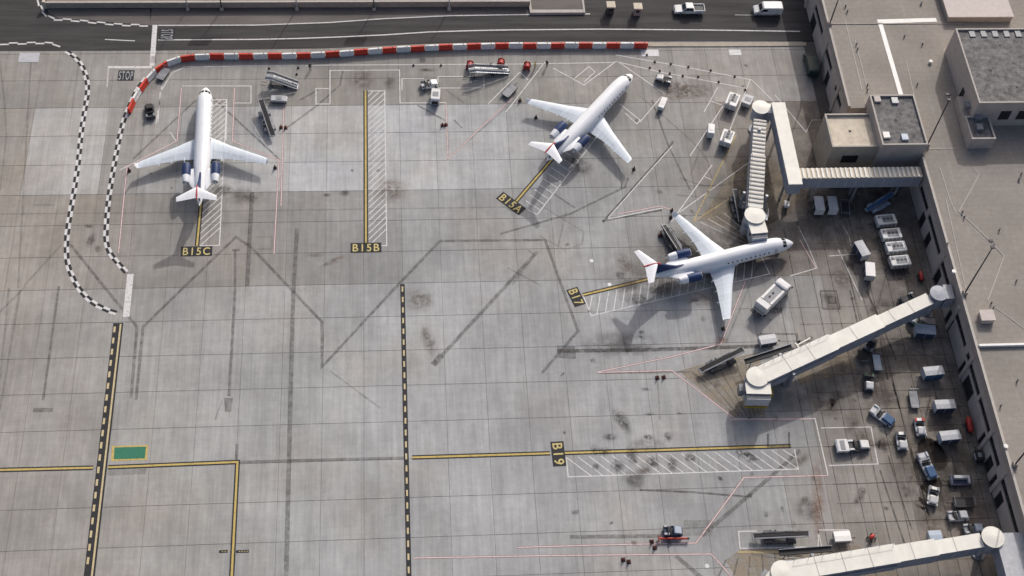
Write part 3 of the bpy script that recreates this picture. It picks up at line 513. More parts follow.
def airliner(label, nose, tail):
    a, b = G(*nose, 1.8), G(*tail, 6.2); rz = math.atan2(a.y-b.y, a.x-b.x)
    t = thing('airliner', label, 'airplane', (a.x, a.y, 0), rz, 'regional jets on the stands')
    P = lambda name, key, fn, par=None, lab=None, loc=None: link(name, pm(key, fn), par or t, lab, loc)
    def fus():
        R = [[(-x, math.sin(2*PI*i/32)*r, z+math.cos(2*PI*i/32)*r) for i in range(32)] for x, r, z in FUS]; return MB().loft(R).mesh('fuselage', 'aircraft_white', 0, True)
    f = P('fuselage', 'fus', fus)
    for k, (a0, a1, x0, x1) in enumerate(((.06, .52, 1.62, 2.30), (.58, 1.02, 1.68, 2.45), (-.52, -.06, 1.62, 2.30), (-1.02, -.58, 1.68, 2.45))): P('cockpit_window', 'cw%d' % k, lambda: patch(MB(), x0, x1, a0, a1).mesh('cockpit_window', 'glass_dark'), f)
    for s in (-1, 1):
        for i in range(10):
            x = 5.0+i*.79; P('window', 'w%d_%d' % (s, i), lambda: patch(MB(), x, x+.23, s*1.17, s*1.40, .010, 2).mesh('window', 'glass_dark'), f)
    P('cabin_door', 'door', lambda: patch(MB(), 3.35, 4.2, .95, 2.0, .008, 4).mesh('cabin_door', 'pale_grey'), f); P('service_door', 'sdoor', lambda: patch(MB(), 3.5, 4.1, -1.75, -.98, .008, 4).mesh('service_door', 'pale_grey'), f)
    P('cargo_door', 'cdoor', lambda: patch(MB(), 15.6, 16.7, 1.35, 2.1, .008, 4).mesh('cargo_door', 'pale_grey'), f)
    P('belly_fairing', 'belly', lambda: MB().loft([[(-x, math.sin(2*PI*i/20)*w_, 1.55+math.cos(2*PI*i/20)*h) for i in range(20)] for x, w_, h in ((9.2, .4, .2), (10.2, 1.2, .5), (11.6, 1.45, .62), (14.8, 1.45, .62), (16.2, 1.15, .5), (17.4, .3, .2))]).mesh('belly_fairing', 'wing_grey', 0, True))
    for s in (-1, 1):
        def wing(): return MB().loft([foil(le, c, s*y, z, th) for le, c, y, z, th in WSEC]).mesh('wing', 'wing_grey', 0, True)
        wg = P('wing', 'wing%d' % s, wing)
        P('winglet', 'wl%d' % s, lambda: MB().loft([[(le-c*ch, s*(y+tt*ch*.6), z) for c, tt in AF] for le, ch, y, z in ((-15.65, 1.2, 10.34, 1.88), (-15.95, .95, 10.46, 2.12), (-16.5, .5, 10.68, 2.75))]).mesh('winglet', 'aircraft_white', 0, True), wg)
        def wsec(y, c):
            for p_, q_ in zip(WSEC, WSEC[1:]):
                if p_[2] <= y <= q_[2]: t_ = (y-p_[2])/(q_[2]-p_[2]); le, ch, z = (p_[i]+(q_[i]-p_[i])*t_ for i in (0, 1, 3)); break
            up = next(a_[1]+(b_[1]-a_[1])*(c-a_[0])/(b_[0]-a_[0]) for a_, b_ in zip(AF[:6], AF[1:7]) if a_[0] <= c <= b_[0])
            return (le-c*ch, s*y, z+up*ch*.97+.012)
        for nm, ya, yb in (('flap', 1.5, 4.35), ('flap', 4.5, 7.1), ('aileron', 7.3, 9.8)):
            P(nm, 'fl%d%s' % (s, ya), lambda: MB().add([wsec(ya, .74), wsec(yb, .74), wsec(yb, .985), wsec(ya, .985)], [(0, 1, 2, 3)]).mesh(nm, 'flap_grey'), wg)
        for ya, yb in ((1.6, 4.3), (4.6, 6.6)): P('spoiler', 'sp%d%s' % (s, ya), lambda: MB().add([wsec(ya, .60), wsec(yb, .60), wsec(yb, .71), wsec(ya, .71)], [(0, 1, 2, 3)]).mesh('spoiler', 'flap_grey'), wg)
        for k, y in enumerate((3.0, 5.0, 7.0)):
            le = -10.1-(y-1.3)*.49; te = (-15.25, -15.45, -15.95)[k]; P('flap_fairing', 'ff%d%d' % (s, k), lambda: MB().loft([[(x, s*y+math.sin(2*PI*i/8)*r, 1.55+.035*y/2+math.cos(2*PI*i/8)*r) for i in range(8)] for x, r in ((te+1.7, .03), (te+1.0, .13), (te, .12), (te-.55, .02))]).mesh('flap_fairing', 'wing_grey', 0, True), wg)
        def ring(x, r, c=(0, 0)): return [(x-.75, s*2.32+math.sin(2*PI*i/24)*r+c[0], 3.12+math.cos(2*PI*i/24)*r+c[1]) for i in range(24)]
        e = P('engine_cowl', 'cowl%d' % s, lambda: MB().loft([ring(-17.25, .46), ring(-16.75, .54), ring(-16.66, .60), ring(-16.8, .68), ring(-17.5, .735), ring(-18.6, .72), ring(-19.05, .68)], False).mesh('engine_cowl', 'aircraft_navy', 0, True))
        P('inlet_lip', 'lip%d' % s, lambda: MB().loft([ring(-16.75, .55), ring(-16.64, .605), ring(-16.78, .69), ring(-16.72, .65)], False).mesh('inlet_lip', 'mid_grey', 0, True), e)
        P('fan', 'fan%d' % s, lambda: MB().loft([ring(-17.2, .02), ring(-17.2, .5)], False).mesh('fan', 'dark_grey'), e)
        P('thrust_reverser', 'rev%d' % s, lambda: MB().loft([ring(-19.04, .675), ring(-19.7, .62), ring(-20.4, .48), ring(-20.35, .42), ring(-19.6, .4)], False).mesh('thrust_reverser', 'aircraft_white', 0, True), e)
        P('exhaust_cone', 'exc%d' % s, lambda: MB().loft([ring(-19.7, .38), ring(-20.3, .3), ring(-20.95, .05)]).mesh('exhaust_cone', 'bare_metal', 0, True), e)
        P('pylon', 'pyl%d' % s, lambda: MB().loft([[(x0+d*c, s*y, 3.02+tt) for c, tt in ((0, 0), (.2, .11), (.8, .11), (1, 0), (.8, -.11), (.2, -.11))] for x0, d, y in ((-18.1, -4.6, .9), (-18.3, -3.0, 1.75))]).mesh('pylon', 'aircraft_white', 0, True))
    def fin(pl, th): return MB().side(pl, -th, th)
    fn_ = P('tail_fin', 'fin', lambda: fin([(-18.9, 3.66), (-20.8, 3.9), (-21.7, 4.4), (-23.75, 5.72), (-25.9, 5.72), (-25.1, 3.2), (-21, 3.2)], .17).mesh('tail_fin', 'aircraft_navy', .05))
    P('fin_stripe', 'fstr', lambda: fin([(-23.76, 5.725), (-24.15, 6.05), (-26.1, 6.05), (-25.92, 5.725)], .15).mesh('fin_stripe', 'aircraft_red', .04), fn_)
    P('rudder', 'rud', lambda: fin([(-25.08, 3.35), (-25.85, 5.7), (-26.2, 5.7), (-25.5, 3.35)], .07).mesh('rudder', 'aircraft_white', .02), fn_)
    st = P('stabilizer', 'stab', lambda: MB().loft([foil(-24.3-abs(y)*.62, 2.2-abs(y)*.42, y, 6.15, .8) for y in (-3.12, -2.9, -1.5, 0, 1.5, 2.9, 3.12)]).mesh('stabilizer', 'aircraft_white', 0, True))
    P('bullet_fairing', 'bul', lambda: MB().loft([[(-x, math.sin(2*PI*i/14)*r, 6.2+math.cos(2*PI*i/14)*r) for i in range(14)] for x, r in ((23.9, .02), (24.2, .12), (25.0, .17), (26.1, .15), (27.0, .03))]).mesh('bullet_fairing', 'aircraft_red', 0, True), st)
    for k, (x, ys, r, top) in enumerate(((-2.4, (0,), .24, 1.5), (-13.9, (1.6, -1.6), .38, 1.6))):
        for y in ys:
            gk = '%d%s' % (k, y); g_ = P('landing_gear', 'lg'+gk, lambda: MB().tube((x, y, r), (x, y, top), .09).tube((x, y-.22, r), (x, y+.22, r), .05).tube((x, y, r+.3), (x+.7, y, top), .05).mesh('landing_gear', 'bare_metal'))
            for d in (-.22, .22): P('wheel', 'wh%s%s' % (gk, d), lambda: MB().wheel(x, y+d, r, .2).mesh('wheel', 'tyre', .04), g_)
    P('tail_cone', 'tc', lambda: MB().tube((-25.3, 0, 3.06), (-25.8, 0, 3.1), .17, .12, 14).mesh('tail_cone', 'bare_metal', 0, True)); return t

# ------------------------------------------------------------------ ground equipment (front towards +x)
def wheels(t, xs, y, r=.26, wd=.2, name='wheel', hub='mid_grey'):
    for x in xs:
        for s in (-1, 1):
            o = MB().wheel(x, s*y, r, wd).build(name, 'tyre', t, .03); MB().tube((x, s*(y+wd/2-.01), r), (x, s*(y+wd/2+.015), r), r*.55, n=10).build('rim', hub, o)
def put(name, label, cat, u, v, fu, fv, z, group=None):
    """thing whose top centre is seen at u, v (height z) and whose front lies towards pixel fu, fv"""
    p = G(u, v, z); return thing(name, label, cat, (p.x, p.y, 0), head((u, v), (fu, fv), z), group)
def tug(label, u, v, fu, fv, body='white_paint', deck=None, hood=None, canopy=None, L=2.9, W=1.55):
    t = put('baggage_tractor', label, 'tractor', u, v, fu, fv, .9, 'baggage tractors'); h = L/2; hood = hood or body; deck = deck or body
    MB().side([(-h, .32), (-h, .78), (-h+.75, .82), (-.35, .55), (.1, .55), (.1, .62), (h, .55), (h, .30)], -W/2, W/2).build('chassis', body, t, .04)
    hd = MB().side([(.12, .6), (.16, 1.12), (.35, 1.16), (h-.25, 1.0), (h-.06, .9), (h-.04, .6)], -W*.36, W*.36).build('hood', hood, t, .06)
    MB().box(h-.03, -.4, .62, h+.02, .4, .86).build('grille', 'black', hd, .01)
    for s in (-1, 1):
        MB().box(h-.02, s*.5-.08, .68, h+.02, s*.5+.08, .82).build('headlight', 'pale_grey', t, .01); MB().box(-h+.02, s*(W/2-.2)-.17, .79, -h+.8, s*(W/2-.2)+.17, .98).build('fender', deck, t, .05)
    st = MB().box(-.62, -.62, .56, -.12, .62, .74).build('seat', 'black', t, .05); MB().box(-.78, -.62, .72, -.64, .62, 1.15).build('seat_back', 'black', st, .04)
    MB().tube((.12, .32, 1.05), (-.12, .32, 1.22), .03).tube((-.12, .32, 1.2), (-.15, .32, 1.24), .2, n=14).build('steering_wheel', 'black', t)
    MB().box(-h-.22, -.1, .35, -h+.02, .1, .47).build('hitch', 'dark_grey', t); MB().box(h-.02, -W/2+.05, .28, h+.14, W/2-.05, .5).build('bumper', 'dark_grey', t, .03)
    if canopy:
        c = MB().box(-h+.15, -W/2+.05, 1.86, .35, W/2-.05, 1.94).build('canopy', canopy, t, .03)
        for x in (-h+.25, .25):
            for s in (-1, 1): MB().tube((x, s*(W/2-.12), .6), (x, s*(W/2-.12), 1.87), .035, n=6).build('post', 'dark_grey', c)
    wheels(t, (-h+.48, h-.55), W/2-.1, .3, .22); return t
def cart(label, u, v, fu, fv, L=2.9, W=1.55, H=2.0, roof='pale_grey', sides='curtain', end='pale_grey', covered=True, load=None):
    t = put('baggage_cart', label, 'cart', u, v, fu, fv, H if covered else .7, 'baggage carts'); h = L/2
    MB().box(-h, -W/2, .42, h, W/2, .54).build('deck', 'dark_grey', t, .02)
    MB().tube((h, 0, .45), (h+.85, 0, .40), .05, n=8).tube((h+.85, -.1, .40), (h+.85, .1, .40), .07, n=8).build('tow_bar', 'black', t)
    if covered:
        MB().loft([[(x, y, z) for y, z in ((-W/2-.04, H-.08), (-W/2-.02, H-.01), (0, H+.05), (W/2+.02, H-.01), (W/2+.04, H-.08))] for x in (-h-.05, h+.05)]).build('roof', roof, t, .015)
        for x in (-h, h-.05): MB().box(x, -W/2, .54, x+.05, W/2, H-.07).build('end_panel', end, t, .01)
        for s in (-1, 1):
            c = MB(); n_ = 14     # pleated curtain
            c.add([(-h+.06+(L-.12)*i/n_, s*(W/2-.03+.02*(i % 2)), z) for z in (.58, H-.1) for i in range(n_+1)], [(i, i+1, n_+2+i, n_+1+i) for i in range(n_)]); c.build('curtain', sides, t)
            for x in (-h+.02, 0, h-.06): MB().box(x, s*(W/2+.012)-.02, .5, x+.05, s*(W/2+.012)+.02, H-.08).build('post', end, t)
    else:
        for x in (-h+.03, h-.03):
            e = MB().tube((x, -W/2+.03, .54), (x, -W/2+.03, 1.25), .03, n=6).tube((x, W/2-.03, .54), (x, W/2-.03, 1.25), .03, n=6).tube((x, -W/2+.03, 1.25), (x, W/2-.03, 1.25), .03, n=6)
            for k in range(1, 5): y = -W/2+.03+(W-.06)*k/5; e.tube((x, y, .54), (x, y, 1.25), .018, n=5)
            e.build('end_rack', 'steel', t)
        MB().box(-h+.06, -W/2+.04, .541, h-.06, W/2-.04, .57).build('floor_plate', load or 'mid_grey', t, .01)
        for s in (-1, 1): MB().box(-h, s*(W/2-.02)-.02, .54, h, s*(W/2-.02)+.02, .66).build('side_rail', end, t, .01)
    wheels(t, (-h+.5, h-.5), W/2-.22, .22, .16); return t
def bags(t, n, L, W, z, rnd):
    for i in range(n):
        a, b, c = rnd.uniform(.22, .36), rnd.uniform(.14, .24), rnd.uniform(.22, .45); x, y = -L/2+.5+(L-1.0)*((i % 4)+.5)/4, (-.5, 0, .5)[i//4 % 3]*(W*.6)
        o = MB().box(-a, -b, 0, a, b, c).build('suitcase', rnd.choice(['black', 'dark_grey', 'curtain', 'red', 'mid_grey', 'blue']), None, .04); o.location = t.matrix_basis @ Vector((x, y, z)); o.rotation_euler.z = t.rotation_euler.z+rnd.uniform(-.2, .2); tag(o, 'suitcase lying on '+t['label'][:60].lower(), 'suitcase', 'loose luggage')
def loader(label, u, v, fu, fv, L=7.6, z0=.85, z1=1.9, belt='black', rail='pale_grey', body='mid_grey', side=1, bl=4.6):
    """belt loader: low truck beside/below a long conveyor; front (high end) at +x"""
    t = put('belt_loader', label, 'belt loader', u, v, fu, fv, (z0+z1)/2, 'belt loaders'); h = L/2; b = bl/2
    MB().side([(-b, .34), (-b, .80), (-b+.9, .84), (-.5, .56), (.9, .56), (1.0, .84), (b-.2, .80), (b, .6), (b, .34)], -.95, .95).build('chassis', body, t, .05)
    c = MB().side([(-h, z0-.18), (-h, z0), (h, z1), (h, z1-.18)], -.34, .34).build('conveyor_belt', belt, t, .02)
    for s in (-1, 1):
        MB().side([(-h-.05, z0-.22), (-h-.05, z0+.06), (h+.05, z1+.06), (h+.05, z1-.22)], s*.345 if s > 0 else -.42, .42 if s > 0 else -.345).build('side_rail', rail if s == side else 'dark_grey', c, .015)
        MB().side([(-h+.3, z0+.4), (-h+.3, z0+.46), (h-.6, z1+.36), (h-.6, z1+.30)], s*.46-.025, s*.46+.025).build('handrail', 'steel', c)
    for x, s in ((-h, 0), (h, 0)): MB().tube((x, -.33, (z0 if x < 0 else z1)-.09), (x, .33, (z0 if x < 0 else z1)-.09), .12, n=10).build('roller', 'steel', c)
    lf = MB()
    for x in (-1.3, 1.5):
        zt = z0+(z1-z0)*(x+h)/L-.2
        for s in (-1, 1): lf.bar((x-.3*s, s*.28, .5), (x+.3, s*.28, zt), .07, .07)
    lf.build('lift_frame', 'dark_grey', t)
    st = MB().box(-b+1.0, .50, .58, -b+1.5, .93, .74).build('seat', 'black', t, .04); MB().box(-b+.9, .5, .7, -b+1.02, .93, 1.15).build('seat_back', 'black', st, .03)
    MB().box(.95, -.93, .84, b-.3, -.48, 1.02).build('engine_cover', body, t, .05); MB().tube((-b+1.75, .7, .84), (-b+1.62, .7, 1.12), .02).tube((-b+1.64, .7, 1.1), (-b+1.6, .7, 1.14), .17, n=12).build('steering_wheel', 'black', t)
    for s in (-1, 1): MB().box(b-.02, s*.72-.09, .48, b+.02, s*.72+.09, .62).build('headlight', 'pale_grey', t, .01)
    wheels(t, (-b+.7, b-.8), .88, .33, .22); return t
def aircon(label, u, v, fu, fv, L=3.3, W=2.0, H=1.65, grille='mid_grey'):
    t = put('air_conditioning_unit', label, 'ground unit', u, v, fu, fv, H, 'trailer-mounted air conditioning units'); h = L/2
    MB().box(-h+.1, -W/2+.12, .3, h-.1, W/2-.12, .5).build('frame', 'dark_grey', t, .02)
    bd = MB().box(-h, -W/2, .5, h, W/2, H).build('body', 'white_paint', t, .07)
    g_ = MB().box(-h+.9, -W/2+.3, H, h-.55, W/2-.28, H+.06).build('grille', grille, t, .02)
    for k in range(3): x = -h+1.0+k*.62; MB().cyl(x+.25, 0, H+.06, H+.09, .26, n=14).build('fan_guard', 'dark_grey', g_)
    MB().box(-h+.25, W/2-.75, H, -h+.75, W/2-.35, H+.12).build('hatch', 'mid_grey', t, .02); MB().tube((h-.4, -W/2+.4, H), (h-.4, -W/2+.4, H+.35), .05).build('exhaust_pipe', 'steel', t)
    for k in range(4): MB().box(-h+.35+k*.7, -W/2-.012, .7, -h+.9+k*.7, -W/2+.01, 1.3).build('louvre', 'mid_grey', bd, .004)
    for s in (-1, 1): MB().box(-h-.012, s*.5-.32, .65, -h+.01, s*.5+.32, 1.4).build('access_door', 'pale_grey', bd, .004)
    MB().tube((-h, 0, .4), (-h-.9, 0, .36), .05).tube((-h-.9, -.12, .36), (-h-.9, .12, .36), .06).build('tow_bar', 'black', t); wheels(t, (-h+.7, h-.7), W/2-.2, .25, .18); return t
def gpu(label, u, v, fu, fv, L=2.4, W=1.3, H=1.4, col='white_paint', name='ground_power_unit', dark=True):
    t = put(name, label, 'ground unit', u, v, fu, fv, H, 'small ground units'); h = L/2
    MB().box(-h+.1, -W/2+.1, .25, h-.1, W/2-.1, .42).build('frame', 'dark_grey', t, .02); b_ = MB().side([(-h, .42), (-h, H-.05), (-h+.1, H), (h-.25, H), (h, H-.2), (h, .42)], -W/2, W/2).build('housing', col, t, .05)
    MB().box(h-.02, -W/2+.2, .55, h+.015, W/2-.2, H-.35).build('radiator_grille', 'black', b_, .005); MB().box(-h*.4, -W/2+.25, H, h*.35, W/2-.25, H+.05).build('top_panel', 'mid_grey' if dark else col, b_, .015)
    for s in (-1, 1): MB().box(-h+.3, s*(W/2+.003)-.012, .55, h-.4, s*(W/2+.003)+.012, H-.3).build('side_door', 'pale_grey', b_, .004)
    MB().tube((-h, 0, .35), (-h-.8, 0, .32), .04).tube((-h-.8, -.1, .32), (-h-.8, .1, .32), .05).build('tow_bar', 'black', t); wheels(t, (-h+.45, h-.45), W/2-.14, .22, .15); return t
def ramp(label, u, v, fu, fv, L=5.6, W=1.25, H=1.7, extra=True):
    """mobile boarding ramp: sloped walkway with balustrades on a wheeled frame, high end at +x"""
    t = put('boarding_ramp', label, 'boarding ramp', u, v, fu, fv, H*.7, 'mobile boarding ramps'); h = L/2
    wk = MB().side([(-h, .12), (-h, .22), (h-1.2, H), (h, H), (h, H-.12), (h-1.2, H-.12)], -W/2, W/2).build('walkway', 'steel', t, .02)
    for k in range(14): x = -h+.25+k*(L-1.6)/14; z = .22+(H-.22)*(x+h)/(L-1.2); MB().box(x-.03, -W/2+.06, z-.03, x+.03, W/2-.06, z+.035).build('cleat', 'dark_grey', wk)
    for s in (-1, 1):
        r_ = MB().side([(-h, 1.0), (-h, 1.07), (h-1.2, H+.95), (h, H+.95), (h, H+.88), (h-1.2, H+.88)], s*W/2-.03, s*W/2+.03)
        for k in range(7): x = -h+.03+k*(L-.06)/6; z = .2+(H-.2)*min(1, (x+h)/(L-1.2)); r_.box(x-.025, s*W/2-.025, z, x+.025, s*W/2+.025, z+.82)
        r_.build('balustrade', 'pale_grey', t); pn = MB().side([(-h+.05, .4), (-h+.05, .85), (h-1.2, H+.75), (h-.05, H+.75), (h-.05, H+.25), (h-1.2, H+.25)], s*W/2-.008, s*W/2+.008); pn.build('side_panel', 'steel' if s > 0 else 'mid_grey', t)
    fr = MB()
    for x in (-.6, h-.9):
        for s in (-1, 1): fr.bar((x, s*.5, .3), (x, s*.5, .1+(H)*(x+h)/(L)), .09, .09)
    fr.bar((-h+.6, 0, .35), (h-.4, 0, .35), .8, .1).build('under_frame', 'dark_grey', t); wheels(t, (-.6, h-.9), .62, .26, .16)
    MB().tube((h, 0, .35), (h+1.0, 0, .3), .05).build('tow_bar', 'black', t); return t
def truck(label, u, v, fu, fv):
    t = put('service_truck', label, 'truck', u, v, fu, fv, 2.4, 'vehicles'); 
    MB().bar((-3.6, 0, .62), (3.6, 0, .62), .9, .22).build('chassis', 'dark_grey', t)
    cab = MB().side([(2.0, .55), (2.0, 2.35), (2.15, 2.5), (3.1, 2.5), (3.45, 2.3), (3.75, 1.45), (3.85, 1.3), (3.85, .55)], -1.13, 1.13).build('cab', 'white_paint', t, .12)
    MB().add([(3.50, -.98, 2.22), (3.50, .98, 2.22), (3.775, 1.02, 1.5), (3.775, -1.02, 1.5)], [(0, 1, 2, 3)]).build('windshield', 'glass_dark', cab)
    for s in (-1, 1):
        MB().box(2.35, s*1.135-.01, 1.5, 3.3, s*1.135+.01, 2.15).build('side_window', 'glass_dark', cab); MB().box(3.55, s*1.3-.1, 1.5, 3.63, s*1.3+.1, 2.0).build('mirror', 'black', cab, .02); MB().box(3.84, s*.8-.15, .75, 3.88, s*.8+.15, .98).build('headlight', 'pale_grey', cab, .01)
    bd = MB().box(-1.75, -1.15, .75, 1.85, 1.15, 2.15).build('tank_body', 'white_paint', t, .08); wl = MB().box(-1.6, -.62, 2.15, 1.7, .62, 2.19).build('top_walkway', 'mid_grey', bd)
    for x in (-.6, .3): MB().cyl(x, .15, 2.19, 2.3, .16, n=12).build('tank_hatch', 'black', wl)
    for s in (-1, 1): MB().box(-1.7, s*.86-.2, 2.15, 1.8, s*.86+.2, 2.3).build('top_rail', 'white_paint', bd, .04)
    rb = MB().box(-3.05, -1.15, .75, -1.95, 1.15, 2.5).build('rear_cabinet', 'white_paint', t, .06)
    pl = MB().box(-4.0, -1.1, .8, -3.08, 1.1, .9).build('rear_platform', 'dark_grey', t); r_ = MB()
    for y in (-1.05, 0, 1.05): r_.tube((-3.95, y, .9), (-3.95, y, 1.9), .03, n=6)
    r_.tube((-3.95, -1.05, 1.9), (-3.95, 1.05, 1.9), .03, n=6).tube((-3.95, -1.05, 1.9), (-3.05, -1.05, 1.9), .03, n=6).tube((-3.95, 1.05, 1.9), (-3.05, 1.05, 1.9), .03, n=6).build('platform_rail', 'pale_grey', pl)
    for x in (-2.5, 2.9): wheels(t, (x,), 1.0, .45, .28)
    return t
def pickup(label, u, v, fu, fv, flat=False):
    t = put('pickup_truck', label, 'pickup', u, v, fu, fv, 1.4, 'vehicles'); h = 2.75
    MB().side([(-h, .45), (-h, 1.0), (-.75, 1.0), (-.7, 1.0), (1.3, 1.02), (h-.15, .92), (h, .8), (h, .42)], -.95, .95).build('body', 'white_paint', t, .07)
    cb = MB().add([(-.75, -.88, 1.0), (1.45, -.88, 1.02), (1.45, .88, 1.02), (-.75, .88, 1.0), (-.55, -.72, 1.72), (.75, -.72, 1.74), (.75, .72, 1.74), (-.55, .72, 1.72)], [(4, 5, 6, 7), (0, 1, 5, 4), (1, 2, 6, 5), (2, 3, 7, 6), (3, 0, 4, 7)]).build('cab', 'white_paint', t, .06)
    MB().add([(1.37, -.72, 1.12), (1.37, .72, 1.12), (.83, .62, 1.67), (.83, -.62, 1.67)], [(0, 1, 2, 3)]).build('windshield', 'glass_dark', cb); MB().add([(-.75, -.7, 1.14), (-.75, .7, 1.14), (-.60, .62, 1.64), (-.60, -.62, 1.64)], [(3, 2, 1, 0)]).build('rear_window', 'glass_dark', cb)
    for s in (-1, 1): MB().add([(-.6, s*.862, 1.14), (1.2, s*.862, 1.14), (.68, s*.765, 1.62), (-.48, s*.765, 1.62)], [(0, 1, 2, 3)]).build('side_window', 'glass_dark', cb); MB().box(h-.08, s*.72-.16, .7, h+.01, s*.72+.16, .86).build('headlight', 'pale_grey', t, .01); MB().box(.95, s*1.03-.08, 1.05, 1.1, s*1.03+.08, 1.2).build('mirror', 'black', t, .02)
    bed = MB().box(-h+.1, -.8, 1.0, -.85, .8, 1.012).build('load_bed', 'dark_grey', t)
    for s in (-1, 1): MB().box(-h+.04, s*.86-.06, .98, -.8, s*.86+.06, 1.22).build('bed_side', 'white_paint', t, .02)
    MB().box(-h, -.9, .9, -h+.09, .9, 1.22).build('tailgate', 'white_paint', t, .02); MB().box(h-.03, -.9, .38, h+.1, .9, .58).build('bumper', 'pale_grey', t, .03); wheels(t, (-1.75, 1.75), .84, .37, .24); return t
def van(label, u, v, fu, fv, col='white_paint'):
    t = put('van', label, 'van', u, v, fu, fv, 2.0, 'vehicles'); h = 2.6
    b = MB().side([(-h, .4), (-h, 1.9), (-h+.15, 2.05), (.9, 2.05), (1.15, 1.95), (1.75, 1.2), (h-.1, 1.02), (h, .85), (h, .4)], -.97, .97).build('body', col, t, .1)
    MB().add([(1.70, -.8, 1.3), (1.70, .8, 1.3), (1.21, .72, 1.92), (1.21, -.72, 1.92)], [(0, 1, 2, 3)]).build('windshield', 'glass_dark', b)
    for s in (-1, 1): MB().add([(.25, s*.975, 1.25), (1.5, s*.975, 1.25), (1.08, s*.975, 1.82), (.25, s*.975, 1.82)], [(0, 1, 2, 3)]).build('side_window', 'glass_dark', b); MB().box(h-.08, s*.7-.16, .72, h+.01, s*.7+.16, .9).build('headlight', 'pale_grey', b, .01); MB().box(1.35, s*1.05-.09, 1.2, 1.48, s*1.05+.09, 1.4).build('mirror', 'black', b, .02)
    MB().box(h-.04, -.9, .36, h+.08, .9, .58).build('bumper', 'mid_grey', t, .03); wheels(t, (-1.6, 1.65), .86, .36, .22); return t
CONE = {}
def cone(label, u, v, mt='cone_dark', H=.9, r=.3, grp='safety cones'):
    key = mt; mt_ = mt; mt = (mt, H)
    if mt not in CONE:
        CONE[mt] = (MB().tube((0, 0, .06), (0, 0, H), r*.8, .05, 12).mesh('cone_body', mt_, 0, True), MB().box(-r, -r, 0, r, r, .06).mesh('cone_base', 'black', .015), MB().tube((0, 0, H*.55), (0, 0, H*.75), r*.8*.47+.025, r*.8*.27+.022, 12).mesh('reflective_band', 'pale_grey'))
    p = G(u, v, .3); t = thing('traffic_cone', label, 'cone', (p.x, p.y, 0), 0, grp); c = link('cone_body', CONE[mt][0], t); link('cone_base', CONE[mt][1], t); link('reflective_band', CONE[mt][2], c); return t

# ------------------------------------------------------------------ people (skin modifier grown, baked to a mesh)
def person(label, u, v, rz, vest='cloth_dark', trousers='cloth_dark'):
    p = G(u, v, .9)
    V = {'hip': (0, 0, .95, .13, .17), 'belly': (0, 0, 1.12, .12, .155), 'chest': (0.01, 0, 1.34, .125, .175), 'neck': (.01, 0, 1.5, .055, .055), 'chin': (.03, 0, 1.57, .07, .065), 'head': (.03, 0, 1.66, .10, .08), 'crown': (.02, 0, 1.74, .07, .06)}
    E_ = [('hip', 'belly'), ('belly', 'chest'), ('chest', 'neck'), ('neck', 'chin'), ('chin', 'head'), ('head', 'crown')]
    for s, n_ in ((1, 'l'), (-1, 'r')):
        V.update({n_+'thigh': (0, s*.10, .86, .085, .085), n_+'knee': (.03*s+.02, s*.11, .48, .06, .06), n_+'ankle': (.04*s-.03, s*.115, .09, .042, .042), n_+'toe': (.04*s+.15, s*.125, .035, .035, .045), n_+'sh': (0, s*.19, 1.42, .06, .06), n_+'elbow': (-.02, s*.25, 1.13, .043, .043), n_+'wrist': (.09, s*.25, .90, .03, .03), n_+'palm': (.12, s*.245, .82, .022, .036), n_+'thumb': (.17, s*.225, .83, .011, .011)})
        E_ += [('hip', n_+'thigh'), (n_+'thigh', n_+'knee'), (n_+'knee', n_+'ankle'), (n_+'ankle', n_+'toe'), ('chest', n_+'sh'), (n_+'sh', n_+'elbow'), (n_+'elbow', n_+'wrist'), (n_+'wrist', n_+'palm'), (n_+'palm', n_+'thumb')]
        for k in range(4): f = '%sf%d' % (n_, k); V[f] = (.115+.012*k, s*(.245+.03*(k-1.5)), .75, .0095, .0095); V[f+'b'] = (.135+.012*k, s*(.24+.028*(k-1.5)), .70-.01*(k in (1, 2)), .008, .008); E_ += [(n_+'palm', f), (f, f+'b')]
    ks = list(V); me = bpy.data.meshes.new('person'); me.from_pydata([V[k][:3] for k in ks], [(ks.index(a), ks.index(b)) for a, b in E_], [])
    o = bpy.data.objects.new('person', me); C.objects.link(o); md = o.modifiers.new('skin', 'SKIN')
    for i, k in enumerate(ks): me.skin_vertices[0].data[i].radius = V[k][3:]; me.skin_vertices[0].data[i].use_root = k == 'hip'
    o.modifiers.new('sub', 'SUBSURF').levels = 1
    dg = bpy.context.evaluated_depsgraph_get(); me2 = bpy.data.meshes.new_from_object(o.evaluated_get(dg)); bpy.data.objects.remove(o)
    me2.materials.clear()
    for mt in (trousers, vest, 'skin', 'hair', 'black'): me2.materials.append(MATS[mt])
    for q in me2.polygons:
        c = q.center; q.use_smooth = True; arm = abs(c.y) > .21 and c.z < .93
        q.material_index = 4 if c.z < .09 else 2 if arm else 0 if c.z < 1.0 else 1 if c.z < 1.5 else 3 if (c.z > 1.70 or (c.x < .0 and c.z > 1.6)) else 2
    o = bpy.data.objects.new('person', me2); C.objects.link(o); o.location = (p.x, p.y, 0); o.rotation_euler.z = rz; return tag(o, label, 'person', 'ground crew')
